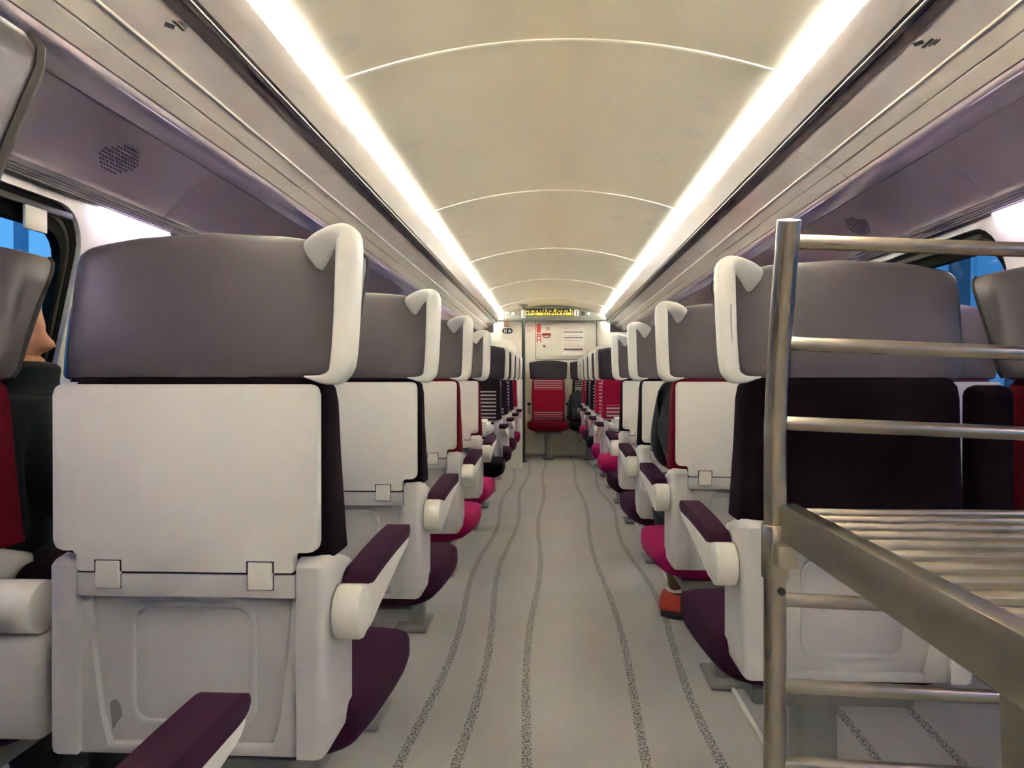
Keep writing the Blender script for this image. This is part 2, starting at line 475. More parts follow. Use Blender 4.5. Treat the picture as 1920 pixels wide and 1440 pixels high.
# end walls
b = BM(); rbox(b, -1.66, 1.66, Y1, Y1 + .06, 0, 2.08); struct(obj('wall_back', b, endw_m, smooth=False))
b = BM(); rbox(b, -1.66, 1.66, Y0 - .06, Y0, 0, 2.08); struct(obj('wall_front', b, endw_m, smooth=False))
b = BM(); rbox(b, -.45, HALF, Y1 - .012, Y1, 0.0, .05, .003); struct(obj('baseboard_back', b, strip_white))

# overhead luggage racks, one per side, in sections one seat bay long
for side, sx, ph in (('left', -1, 2.60), ('right', 1, 2.47)):
    rk = thing('overhead_rack', f'continuous glossy mauve overhead luggage rack above the {side} block of seats', 'luggage rack')

    def P(pts, y0, y1, sx=sx): return [(sx * x, z) for x, z in pts], 'xz', y0, y1
    ye = 10.02
    b = BM(); prism(b, *P([(.685, 1.867), (.706, 1.772), (.722, 1.772), (.699, 1.867)], Y0, ye)); obj('front_lip', b, lip_m, rk)
    b = BM(); tube(b, [(sx * .722, Y0, 1.770), (sx * .722, ye, 1.770)], .010, 12); obj('hand_rail', b, chrome, rk)
    b = BM(); prism(b, *P([(.726, 1.764), (.7525, 1.7515), (.760, 1.760), (.734, 1.776)], Y0, ye)); obj('dark_edge', b, edge_m, rk)
    ys = [Y0] + [y for y in [ph + 1.746 * k for k in range(-4, 6)] if Y0 + .2 < y < ye - .2] + [ye]
    for a, c in zip(ys, ys[1:]):
        b = BM(); prism(b, *P([(.7545, 1.7545), (.829, 1.7125), (.832, 1.720), (.758, 1.763)], a + .003, c - .003), bev=.001, seg=1); obj('glass_edge', b, glass_smoke, rk)
        b = BM(); prism(b, *P([(.833, 1.7105), (.8745, 1.688), (.882, 1.703), (.840, 1.727)], a + .003, c - .003), bev=.001, seg=1); obj('shelf_panel', b, rack_m, rk)
        b = BM(); prism(b, *P([(.878, 1.6862), (.9184, 1.6638), (.926, 1.680), (.885, 1.703)], a + .003, c - .003), bev=.001, seg=1); obj('shelf_panel', b, rack_m, rk)
    b = BM(); rbox(b, min(sx * .827, sx * .835), max(sx * .827, sx * .835), Y0, ye, 1.7075, 1.722, .002); obj('trim_strip', b, joint_m, rk)
    b = BM(); prism(b, *P([(.71, 1.79), (.77, 1.770), (.93, 1.684), (1.03, 1.752), (1.42, 1.752), (1.42, 1.80), (.71, 1.80)], Y0, ye)); obj('bin_body', b, gap_m, rk)
    b = BM(); rbox(b, min(sx * .76, sx * 1.41), max(sx * .76, sx * 1.41), ye, ye + .02, 1.64, 1.90, .004); obj('end_plate', b, lip_m, rk)
    # small no-load pictogram near the front edge of the shelf underside
    pc = at(318, 45, 1) if sx < 0 else at(1722, 78, 1)
    k = (1.729 - CAM.z) / (pc.z - CAM.z); q = CAM + (pc - CAM) * k
    g = BM(); prism(g, [(q.x, q.y - .016), (q.x + .012, q.y), (q.x, q.y + .016), (q.x - .012, q.y)], 'xy', q.z - .004, q.z - .003)
    for j in range(3): rbox(g, q.x + .016 - .0 * j, q.x + .018 + .0 * j, q.y - .022, q.y + .02, q.z - .004 - .001 * j, q.z - .003)
    for j in range(3): rbox(g, q.x + .02 + .006 * j, q.x + .0225 + .006 * j, q.y - .02, q.y + .02 - .008 * j, q.z - .0055 - .0008 * j, q.z - .004)
    obj('pictogram', g, ink, rk, smooth=False)['label'] = 'small grey pictogram sticker'

    # glossy wall cove above the windows, perforated loudspeaker grilles, grooved vent, lilac lamps
    cove = struct(bpy.data.objects.new('wall_cove_' + side, None)); C.objects.link(cove)
    curve = [(.922, 1.663), (.930, 1.655), (.947, 1.656), (1.00, 1.684), (1.07, 1.716), (1.165, 1.736)]
    crease = [(1.168, 1.735), (1.215, 1.713), (1.27, 1.672), (1.318, 1.628), (1.352, 1.590)]
    for a, c in zip(ys, ys[1:]):
        for nm, pr, mt in (('cove_panel', curve, wallp_m), ('cove_panel', crease, wallp_m)):
            # fine resampling for smooth shading
            fine = []
            for i in range(len(pr) - 1):
                p0 = Vector(pr[max(i - 1, 0)]); p1 = Vector(pr[i]); p2 = Vector(pr[i + 1]); p3 = Vector(pr[min(i + 2, len(pr) - 1)])
                for t_ in (0, .25, .5, .75):
                    fine.append(.5 * ((2 * p1) + (p2 - p0) * t_ + (2 * p0 - 5 * p1 + 4 * p2 - p3) * t_ * t_ + (3 * p1 - p0 - 3 * p2 + p3) * t_ ** 3))
            fine.append(Vector(pr[-1]))
            b = BM(); prism(b, [(sx * q_[0], q_[1]) for q_ in fine] + [(sx * q_[0] + sx * .004, q_[1] + .010) for q_ in reversed(fine)], 'xz', a + .0015, c - .0015)
            obj(nm, b, mt, cove)
    b = BM(); prism(b, *P([(1.355, 1.587), (1.402, 1.566), (1.414, 1.574), (1.362, 1.61)], Y0, ye)); obj('vent_base', b, vent_m, cove)
    for j in range(4):
        t_ = .12 + .22 * j; x, z = 1.355 + .047 * t_, 1.587 - .021 * t_
        b = BM(); prism(b, *P([(x, z), (x + .0045, z - .003), (x + .002, z - .007), (x - .0025, z - .004)], Y0, ye)); obj('vent_slat', b, vent_m, cove)
    # speaker grille
    sy = 2.18 if sx < 0 else 3.28
    g = BM()
    for i in range(-5, 6):
        for j in range(-4, 5):
            if (i / 5.3) ** 2 + (j / 4.4) ** 2 > 1: continue
            t_ = .5 + j * .042; k_ = t_ * (len(crease) - 1); i0 = int(k_); fr_ = k_ - i0
            x = crease[i0][0] * (1 - fr_) + crease[i0 + 1][0] * fr_; z = crease[i0][1] * (1 - fr_) + crease[i0 + 1][1] * fr_
            cyl(g, (sx * (x - .001), sy + i * .0165, z - .002), (sx * .7, 0, .72), .0028, .006, 8)
    sg = obj('speaker_holes', g, vent_m, cove); sg['kind'] = 'stuff'
    # lamps: lilac strip on the pillars' heads, warm cove lamps in the trough behind the lip
    lamp = thing('wall_lamp', f'lilac strip lamp along the heads of the windows, {side} wall', 'lamp')
    b = BM(); rbox(b, min(sx * 1.396, sx * 1.418), max(sx * 1.396, sx * 1.418), Y0 + .02, ye, 1.562, 1.570, .001); obj('lamp_housing', b, frame_grey, lamp)
    for s_ in [y for y in [(2.31 if sx < 0 else 2.56 - .446) + 1.746 * k for k in range(-3, 5)] if y > Y0 and y < 9.6]:
        b = BM(); rbox(b, min(sx * 1.400, sx * 1.415), max(sx * 1.400, sx * 1.415), s_ + .01, s_ + .43, 1.554, 1.5625, .002)
        obj('lamp_tube', b, lilac_m, lamp)
    cv = thing('cove_light', f'warm white continuous ceiling light behind the lip of the {side} rack', 'ceiling light')
    b = BM(); prism(b, *P([(.700, 1.855), (.700, 1.80), (.80, 1.80), (.80, 1.85), (.79, 1.85), (.785, 1.81), (.712, 1.81), (.705, 1.855)], Y0, ye)); obj('lamp_trough', b, wall_m, cv)
    ly = [Y0] + [y for y in seams if y < 9] + [ye]
    for a, c in zip(ly, ly[1:]):
        if sx > 0 and a < 7.0 < c: segs = [(a + .02, 6.92), (7.05, c - .02)]
        else: segs = [(a + .012, c - .012)]
        for a_, c_ in segs:
            b = BM(); loft(b, [sup((sx * .737, y_, 1.847), (.014, 0, 0), (0, 0, .012), 14) for y_ in (a_, c_)]); obj('lamp_tube', b, cove_m, cv)

# ------------------------------------------------------------------ seats
MESH = {}


def cached(key, build, mat, **k):
    if key not in MESH:
        b = BM(); build(b); MESH[key] = mesh_from(key[0], b, mat, **k)
    return MESH[key]


def head_rings(grow=0.0):
    rings = []
    # z, half width, y of back, y of front, power
    rows = [(1.028, .218, .034, .105), (1.033, .231, .022, .118), (1.045, .236, .020, .124), (1.09, .239, .030, .136), (1.14, .242, .042, .152), (1.19, .245, .054, .170), (1.225, .246, .064, .184),
            (1.240, .244, .070, .186), (1.249, .237, .078, .182), (1.254, .220, .090, .172)]
    for z, hw, y0, y1 in rows:
        ring = []
        n = 48
        for i in range(n):
            t = 2 * PI * i / n; ct, st = math.cos(t), math.sin(t)
            x = hw * math.copysign(abs(ct) ** (2 / 7.0), ct)
            yy = (y0 + y1) / 2 + (y1 - y0) / 2 * math.copysign(abs(st) ** (2 / 3.5), st)
            u = x / hw
            if st < 0: yy += .010 * u * u          # back face bows toward the rear in the middle
            else: yy += .030 * abs(u) ** 4 * (z - 1.0) / .25 - .012   # side wings come forward
            crown = .022 * (1 - u * u) * max(0, (z - 1.10) / .15) if z > 1.10 else 0
            ring.append(Vector((x, yy, z + crown)))
        rings.append(ring)
    return rings


def b_head(b): loft(b, head_rings())


def b_seam(sgn):
    def f(b):
        tube(b, [r[2 if sgn > 0 else 22] + Vector((sgn * .0008, 0, 0)) for r in head_rings()[1:-1]], .0042, 6)
    return f


def b_back(b, shell=True):
    rows = [(.455, .190, .07, .150), (.47, .160, .056, .165), (.56, .166, .053, .172), (.66, .166, .053, .166), (.70, .166, .052, .160), (.735, .166, .050, .152), (.745, .221, .014, .150), (.77, .221, .008, .143), (.90, .215, .008, .130), (.99, .213, .010, .120), (1.015, .209, .012, .116), (1.028, .200, .020, .108), (1.034, .185, .030, .098)]
    if not shell: rows = [(z, hw if z > .74 or z < .46 else .212, y0 if z > .74 else .02, y1) for z, hw, y0, y1 in rows]
    rings = []
    for z, hw, y0, y1 in rows:
        ring = []
        for i in range(40):
            t = 2 * PI * i / 40; ct, st = math.cos(t), math.sin(t)
            x = hw * math.copysign(abs(ct) ** (2 / 8.0), ct); yy = (y0 + y1) / 2 + (y1 - y0) / 2 * math.copysign(abs(st) ** (2 / 5.0), st)
            if st > 0: yy += .020 * abs(x / hw) ** 4 - .014
            ring.append(Vector((x, yy, z)))
        rings.append(ring)
    loft(b, rings)


def b_cushion(b):
    rows = [(.10, .232, .395, .472), (.115, .244, .380, .484), (.20, .254, .374, .490), (.34, .262, .368, .492), (.44, .264, .366, .491), (.49, .260, .370, .486), (.515, .250, .384, .474), (.530, .230, .404, .454)]
    rings = []
    for y, hw, z0, z1 in rows:
        ring = []
        for i in range(36):
            t = 2 * PI * i / 36; ct, st = math.cos(t), math.sin(t)
            x = hw * math.copysign(abs(ct) ** (2 / 8.0), ct); z = (z0 + z1) / 2 + (z1 - z0) / 2 * math.copysign(abs(st) ** (2 / (6.5 if st > 0 else 3.4)), st)
            if st < 0: x *= 1 - .22 * abs(st) ** 1.2       # flanks tuck in below
            ring.append(Vector((x, y, z)))
        rings.append(ring)
    loft(b, rings)


def b_pan(b): rbox(b, -.17, .17, .12, .46, .335, .375, .012)


def b_leg(b):
    rbox(b, -.045, .045, .21, .29, .012, .345, .016, 3); rbox(b, -.07, .07, .15, .35, .006, .024, .006)


def handle_frames(s):
    F = [((.1755, .0685, 1.2245), (.0090, 0, -.0120), (0, .004, 0)), ((.180, .064, 1.230), (.0160, 0, -.0210), (0, .008, .001)), ((.194, .052, 1.243), (.0155, 0, -.0190), (0, .010, .003)), ((.211, .038, 1.2535), (.0110, 0, -.0165), (0, .013, .004)),
         ((.229, .026, 1.2595), (.0035, 0, -.0155), (0, .019, .002)), ((.2455, .018, 1.2585), (-.0080, 0, -.0135), (0, .024, 0)),
         ((.2525, .016, 1.246), (-.0180, 0, -.0050), (0, .026, 0)), ((.252, .014, 1.19), (-.0185, 0, 0), (0, .026, 0)), ((.2505, .008, 1.12), (-.0182, 0, 0), (0, .025, 0)), ((.2485, .002, 1.07), (-.018, 0, .001), (0, .024, 0)),
         ((.2455, -.002, 1.048), (-.016, 0, .007), (0, .023, 0)), ((.236, -.002, 1.034), (-.008, 0, .011), (0, .022, 0)), ((.218, .002, 1.030), (-.001, 0, .008), (0, .020, 0)), ((.198, .008, 1.032), (0, 0, .004), (0, .014, 0)), ((.182, .014, 1.034), (0, 0, .0015), (0, .006, 0))]
    flat = [list(c) + list(a) + list(bb) for c, a, bb in F]; out = []
    for i in range(len(flat) - 1):      # smooth the path between the set sections
        p0, p1, p2, p3 = (flat[max(0, min(len(flat) - 1, k))] for k in (i - 1, i, i + 1, i + 2))
        for t in (0, .34, .67):
            out.append([.5 * (2 * b_ + (c_ - a_) * t + (2 * a_ - 5 * b_ + 4 * c_ - d_) * t * t + (3 * b_ - a_ - 3 * c_ + d_) * t ** 3) for a_, b_, c_, d_ in zip(p0, p1, p2, p3)])
    out.append(flat[-1])
    return [sup((s * v[0], v[1], v[2]), (s * v[3], v[4], v[5]), v[6:9], 24, 2.2 + 1.6 * min(1, k / 14)) for k, v in enumerate(out)]


def b_handle(s):
    return lambda b: loft(b, handle_frames(s))


TRAY = [(-.210, 1.022), (.210, 1.022), (.210, .762), (.172, .762), (.172, .7305), (-.172, .7305), (-.172, .762), (-.210, .762)]


def b_tray(b): prism(b, round_poly(TRAY, [.016, .016, .016, .006, .004, .004, .006, .016]), 'xz', -.014, .006, .0025)


def b_hinge(x):
    def f(b):
        rbox(b, x - .0195, x + .0195, -.017, .004, .704, .747, .003)
    return f


def b_hinge_gap(x, low):
    def f(b):
        z0, z1, y, k = (.7305, .7485, -.0143, 1) if not low else (.7265, .7030, -.0123, .5)
        o, i = .0195 + .0022 * k, .0192
        zt = z1 - (.0020 if not low else -.0008)
        prism(b, [(x - o, z0), (x - o, z1), (x + o, z1), (x + o, z0), (x + i, z0), (x + i, zt), (x - i, zt), (x - i, z0)], 'xz', y, y + .004)
    return f


def b_tray_gap(b): rbox(b, -.172, .172, -.0095, .004, .7265, .731)


def b_shell(b):
    for sg in (1, -1):
        xo, xi = .224, .175
        # column with a bevelled outer rear edge, slightly wider to the bottom, raised lip at the top front
        prof = [(-.010, .44), (-.010, .738), (.0, .747), (.030, .752), (.055, .751), (.085, .742), (.155, .72), (.155, .47), (.125, .44)]
        B2 = BM(); prism(B2, prof, 'yz', sg * xi if sg > 0 else -xo, sg * xo if sg > 0 else -xi)
        bmesh.ops.bevel(B2, geom=[e for e in B2.edges if abs(e.verts[0].co.x - sg * xo) < 1e-5 and abs(e.verts[1].co.x - sg * xo) < 1e-5], offset=.018, segments=3, profile=.5, affect='EDGES', clamp_overlap=True)
        merge(b, B2)
    rbox(b, -.1735, .1735, -.012, .05, .690, .727, .003)
    rbox(b, -.179, .179, .018, .05, .440, .700, .004)
    rbox(b, -.179, .179, .004, .05, .435, .452, .005)


def b_inset(b):
    # pressed rounded-rectangle bead on the recessed rear panel
    o, i = rrect(-.103, .103, .478, .676, .032), rrect(-.094, .094, .487, .667, .026)
    ring_strip(b, o, i, lambda p, d: (p[0], d, p[1]), .0115, .020)
    bmesh.ops.bevel(b, geom=[e for e in b.edges if abs(e.verts[0].co.y - .0115) < 1e-5 and abs(e.verts[1].co.y - .0115) < 1e-5], offset=.003, segments=2, profile=.5, affect='EDGES')


def b_flare(sg):
    # sloping flange between a column and the recessed panel
    def f(b):
        pts = [(sg * .175, .692), (sg * .178, .44), (sg * .128, .44), (sg * .146, .50), (sg * .158, .60), (sg * .162, .692)]
        prism(b, pts, 'xz', .004, .03, .003)
    return f


def b_arm(s, x0=.226, x1=.268):
    def f(b):
        xa, xb = min(s * x0, s * x1), max(s * x0, s * x1)
        prism(b, round_poly([(.035, .616), (.100, .620), (.20, .642), (.33, .668), (.425, .683), (.440, .694), (.425, .699), (.30, .698), (.18, .694), (.105, .688), (.035, .700)], [.0, .01, .03, .03, .01, .005, .005, .03, .03, .01, 0], 3), 'yz', xa, xb, .004)
    return f


def b_pivot(s, x0, x1):
    return lambda b: cyl(b, (s * (x0 + x1) / 2, .040, .657), (1, 0, 0), .043, x1 - x0, 28, .006)


def b_pad(s, x0=.2255, x1=.2695):
    def f(b):
        xa, xb = min(s * x0, s * x1), max(s * x0, s * x1)
        prism(b, round_poly([(.066, .694), (.085, .711), (.20, .7205), (.33, .7255), (.425, .7255), (.447, .716), (.446, .703), (.425, .697), (.30, .696), (.18, .692), (.105, .687)], [.004, .012, .04, .04, .012, .008, .006, .01, .03, .03, .008], 3), 'yz', xa, xb, .009, 3)
    return f


def b_pad_up(s, x0, x1):
    def f(b):
        xa, xb = min(s * x0, s * x1), max(s * x0, s * x1)
        rbox(b, xa, xb, .02, .085, .66, 1.018, .022, 3)
    return f


def b_console(s):
    def f(b):
        xa, xb = min(s * .225, s * .328), max(s * .225, s * .328)
        rbox(b, xa, xb, .012, .098, .444, .612, .018, 3)
    return f


def seat(X, Y, rz, s, kind, back, cush, label, group, head=leather, tray=True, arm='down', leg=True):
    t = thing('passenger_seat', label, 'seat', (X, Y, 0), rz, group)
    link('headrest', cached(('headrest',), b_head, leather), t, head)
    link('backrest', cached(('backrest',), b_back, aub, angle=60), t, back)
    link('cushion', cached(('cushion',), b_cushion, aub, angle=70), t, cush)
    link('seat_pan', cached(('seat_pan',), b_pan, grey_leg), t)
    if leg: link('leg', cached(('leg',), b_leg, grey_leg), t)
    sh = link('shell', cached(('shell',), b_shell, cream_sh), t)
    link('panel_bead', cached(('panel_bead',), b_inset, cream_sh), sh)
    for sg in (1, -1): link('panel_flange', cached(('panel_flange', sg), b_flare(sg), cream_sh), sh)
    if tray:
        tr_ = link('tray_table', cached(('tray_table',), b_tray, tray_m), t)
        for x in (-.122, .120): link('hinge', cached(('hinge', x), b_hinge(x), cream), tr_); [link('hinge_gap', cached(('hinge_gap', x, lw_), b_hinge_gap(x, lw_), gap_m, smooth=False), tr_) for lw_ in (0, 1)]
        link('tray_gap', cached(('tray_gap',), b_tray_gap, gap_m, smooth=False), tr_)
    if kind == 'aisle':
        gh = link('grab_handle', cached(('grab_handle', s), b_handle(s), cream, angle=60), t)
        a = link('armrest', cached(('armrest', s), b_arm(s), cream), t)
        link('armrest_pivot', cached(('armrest_pivot', s), b_pivot(s, .2255, .2705), cream), a)
        link('armrest_pad', cached(('armrest_pad', s), b_pad(s), pur), a)
    else:
        if arm == 'down':
            a = link('armrest', cached(('armrest_mid', s), b_arm(s, .245, .300), cream), t)
            link('armrest_pivot', cached(('armrest_pivot_mid', s), b_pivot(s, .2255, .316), cream), a)
            link('armrest_pad', cached(('armrest_pad_mid', s), b_pad(s, .244, .301), aub), a)
        else:
            a = link('armrest', cached(('armrest_up', s), b_pad_up(s, .236, .318), aub), t)
            link('armrest_pivot', cached(('armrest_pivot_mid', s), b_pivot(s, .2255, .316), cream), a)
        link('centre_console', cached(('centre_console', s), b_console(s), cream_sh), t)
    return t


AX, WX, WXL = .583, 1.136, 1.158
S_L5 = striped('stripes_low_black', (38, 26, 28), [.60], [.945], .026)
S_B0 = striped('stripes_low_aubergine', (40, 22, 32), [.46], [.80], .026)
S_B1 = striped('stripes_top_aubergine', (40, 22, 40), [.76], [1.03], .030)
S_R0 = striped('stripes_base_crimson', (134, 18, 46), [.46], [.72], .027)
S_P5 = striped('stripes_low_crimson', (138, 18, 50), [.46], [.84], .027)
S_P6 = striped('stripes_full_crimson', (138, 18, 50), [.46], [1.00], .030)
S_D7 = striped('stripes_long_black', (30, 20, 26), [.50], [.97], .030)
S_D8 = striped('stripes_full_black', (30, 20, 26), [.60], [1.03], .030)
S_R9 = striped('stripes_top_crimson', (140, 20, 44), [.90], [1.03], .030)
S_E0 = striped('stripes_end_crimson', (138, 20, 46), [.50, .895], [.61, 1.02], .0295)
S_E1 = striped('stripes_end_black', (30, 20, 24), [.80], [1.03], .0295)

ORD = ['nearest', 'second', 'third', 'fourth', 'fifth', 'sixth', 'seventh', 'eighth', 'ninth']
GA, GF = 'seats with their backs to the viewer', 'seats facing the viewer'
# left block, backs to the viewer
LY = [0.305 + PITCH_M * k for k in range(5)]
L_cols = [(aub, pur, 'dark aubergine'), (aub, pur, 'dark aubergine'), (aub, pur, 'dark aubergine'), (red, pink, 'crimson'), (red, pink, 'crimson')]
for k, (bk, cu, nm) in enumerate(L_cols):
    row = ['row beside the viewer', 'first full row', 'second full row', 'third full row', 'fourth full row'][k]
    t_seat = seat(-AX, LY[k], 0, 1, 'aisle', bk, cu, f'{nm} aisle seat seen from behind, {row} of the left block', GA)
    if k == 1:      # a grey scuff low on the recessed rear panel
        sh_ = next(c for c in t_seat.children if c.name.split('.')[0] == 'shell')
        b = BM(); prism(b, round_poly([(-.138, .512), (-.128, .518), (-.119, .505), (-.117, .490), (-.127, .478), (-.133, .466)], .006, 3), 'xz', .0168, .0182); obj('scuff_mark', b, grey_leg, sh_, smooth=False)['label'] = 'grey scuff mark'
    wb = red if k == 1 else bk
    seat(-WXL, LY[k], 0, 1, 'window', wb, cu, f'{"crimson" if k == 1 else nm} window seat seen from behind, {row} of the left block', GA, tray=(k != 1))
RY = [1.53 + PITCH_M * k for k in range(4)]
R_cols = [(aub, pur, 'dark aubergine'), (red, pink, 'crimson'), (aub, pur, 'dark aubergine'), (aub, pur, 'dark aubergine')]
for k, (bk, cu, nm) in enumerate(R_cols):
    row = ['first row', 'second row', 'third row', 'fourth row'][k]
    ex = ' behind the steel rack' if k == 0 else ''
    t_seat = seat(AX, RY[k], 0, -1, 'aisle', bk, cu, f'{nm} aisle seat from behind{ex}, {row} of the right block', GA, tray=(k != 0))
    if k == 0:      # a dark crack down the rear of the handle
        gh_ = next(c for c in t_seat.children if c.name.split('.')[0] == 'grab_handle')
        pts = [(-.2465, -.0132, 1.175), (-.2470, -.0150, 1.14), (-.2455, -.0168, 1.115), (-.2460, -.0185, 1.09), (-.2445, -.0208, 1.068)]
        b = BM(); tube(b, pts, .0009, 6); obj('crack', b, ink, gh_, smooth=False)['label'] = 'thin dark crack'
    wb, wn = ((red, 'crimson') if k == 0 else (pur, 'plum') if k == 1 else (bk, nm))
    seat(WX, RY[k], 0, -1, 'window', wb, cu, f'{wn} window seat from behind{ex}, {row} of the right block', GA, tray=(k != 0), arm='up' if k == 0 else 'down')
# facing rows
navy_head = M('mauve_leather_front', (62, 55, 64), 0.42, noise=0.06, nscale=25, bump=0.12, bscale=350)
for k, (bk, cu, nm) in enumerate([(S_L5, black_v, 'black seat with low grey stripes'), (S_B0, pur, 'aubergine seat with stripes near its base'), (S_B1, pur, 'aubergine seat with stripes under its headrest'), (S_R0, pink, 'crimson seat striped near its base')]):
    y = 5.55 + PITCH_M * k; row = ORD[k] if k else 'nearest'
    seat(-AX, y, PI, -1, 'aisle', bk, cu, f'{nm}, {row} facing aisle seat of the left block', GF, head=navy_head)
    seat(-WXL, y, PI, -1, 'window', bk, cu, f'{nm}, {row} facing window seat of the left block', GF, head=navy_head)
for k, (bk, cu, nm) in enumerate([(S_P5, pink, 'crimson seat striped on its lower half'), (S_P6, pink, 'crimson seat striped along its whole back'), (S_D7, black_v, 'black seat striped below its shoulder'), (S_D8, pur, 'black seat striped up to its headrest'), (S_R9, pink, 'crimson seat striped under its headrest')]):
    y = 5.82 + PITCH_M * k; row = ORD[k] if k else 'nearest'
    seat(AX, y, PI, 1, 'aisle', bk, cu, f'{nm}, {row} facing aisle seat of the right block', GF, head=navy_head)
    seat(WX, y, PI, 1, 'window', bk, cu, f'{nm}, {row} facing window seat of the right block', GF, head=navy_head)
# pair against the end wall
EY = 10.18
ex = at(1028, 700, 10.05).x
for x, bk, cu, nm in ((ex, S_E0, red, 'crimson seat with grey stripes, alone in the aisle against the end wall'), (ex + .53, S_E1, black_v, 'black striped seat under the backpack against the end wall')):
    t = thing('passenger_seat', nm, 'seat', (x, EY, 0), PI, 'seats against the end wall')
    link('headrest', MESH[('headrest',)], t, navy_head); link('backrest', cached(('end_backrest',), lambda b: b_back(b, False), aub, angle=60), t, bk); link('cushion', MESH[('cushion',)], t, cu)
    link('seat_pan', MESH[('seat_pan',)], t)
    link('leg', MESH[('leg',)], t)
    for s in (1, -1):
        b = BM(); rbox(b, min(s * .235, s * .262), max(s * .235, s * .262), .10, .36, .58, .70, .008); a = obj('armrest', b, grey_leg, t)
        b = BM(); rbox(b, min(s * .228, s * .27), max(s * .228, s * .27), .09, .38, .70, .722, .008); obj('armrest_pad', b, aub, a)
for o in list(C.objects):
    if o.name.split('.')[0] == 'headrest':
        for sg in (1, -1): link('seam', cached(('seam', sg), b_seam(sg), leather_dark), o)

# ------------------------------------------------------------------ tables between the facing rows, with newspapers
for sx, y0, side in ((-1, 4.67, 'left'), (1, 4.99, 'right')):
    t = thing('table', f'grey fixed table between the facing rows of the {side} block', 'table', (0, 0, 0), 0, 'tables between facing seats')
    xa, xb = sx * .37, sx * 1.37
    b = BM(); prism(b, round_poly([(xa, y0 - .23), (xa, y0 + .23), (xb, y0 + .23), (xb, y0 - .23)], .05), 'xy', .705, .73, .006); obj('tabletop', b, table_m, t)
    b = BM(); rbox(b, sx * 1.0 - .03, sx * 1.0 + .03, y0 - .04, y0 + .04, 0, .705, .01); obj('leg', b, grey_leg, t)
    for j in range(3):
        cx = sx * (.475 + .012 * j); ang = sx * (.06 - .05 * j)
        b = BM(); z = .7305 + .017 * j
        mt = Matrix.Translation((cx, y0 - .02, z)) @ Matrix.Rotation(ang, 4, 'Z')
        rbox(b, -.10, .10, -.15, .15, 0, .007, .002, mtx=mt)
        rbox(b, -.10, .098, -.148, .15, .008, .0155, .003, mtx=mt)
        np_ = tag(obj('newspaper', b, paper), f'white folded newspaper on the {side} table, {["lowest", "middle", "topmost"][j]} of its stack', 'newspaper', f'newspapers on the {side} table')

# ------------------------------------------------------------------ steel luggage stand
ls = thing('luggage_stand', 'brushed steel tubular luggage stand with a slatted shelf beside the aisle', 'luggage stand', (0, 0, 0))
PX, PY = .345, 1.25
b = BM(); tube(b, [(PX, PY, 0), (PX, PY, .80), (PX, PY, .95), (PX, PY - .012, 1.04), (PX - .001, PY - .038, 1.14), (PX - .003, PY - .068, 1.225), (PX - .004, PY - .082, 1.268)], .0175, 20)
post = obj('post', b, steel, ls)
b = BM(); cyl(b, (PX, PY, .755), (0, 0, 1), .0215, .085, 20, .002); obj('sleeve', b, steel, post)
b = BM(); rbox(b, PX - .008, PX + .024, PY - .045, PY - .012, .736, .772, .004); obj('bracket', b, steel, post)
b = BM(); cyl(b, (PX + .004, PY - .0205, .695), (0, 1, 0), .006, .010, 12, .001); obj('bolt', b, darkm, post)
b = BM(); tube(b, [(1.33, PY, 0), (1.33, PY, 1.10), (1.33, PY - .06, 1.20)], .0175, 16); obj('post', b, steel, ls)
for py, yo in ((453, -.068), (644, -.022), (793, 0), (1124, 0), (1285, 0), (1430, 0)):
    p0 = at(1480, py, PY + yo)
    z0 = p0.z
    pts = [(PX + .01 + (1.30 - PX) * i / 8, PY + yo + .012 * math.sin(PI * i / 16), z0 - .040 * i / 8) for i in range(9)]
    b = BM(); tube(b, pts, .0112, 16); obj('bar', b, steel, ls)
for j in range(11):
    y = 1.215 - .058 * j
    b = BM(); tube(b, [(PX + .012, y, .822), (.8, y, .822), (1.33, y, .822)], .0072, 14); obj('shelf_tube', b, steel, ls)
b = BM(); prism(b, round_poly([(PX + .004, .775), (PX + .004, .832), (PX + .031, .832), (PX + .031, .826), (PX + .011, .826), (PX + .011, .775)], .0015, 2), 'xz', .50, PY - .008); obj('edge_angle', b, steel, ls)
b = BM(); prism(b, [(.575, .79), (.645, .79), (.600, .0), (.545, .0)], 'yz', PX + .005, PX + .012, .002); obj('leg_plate', b, steel, ls)
b = BM(); tube(b, [(1.31, .58, 0), (1.31, .58, .82)], .0175, 16); obj('post', b, steel, ls)

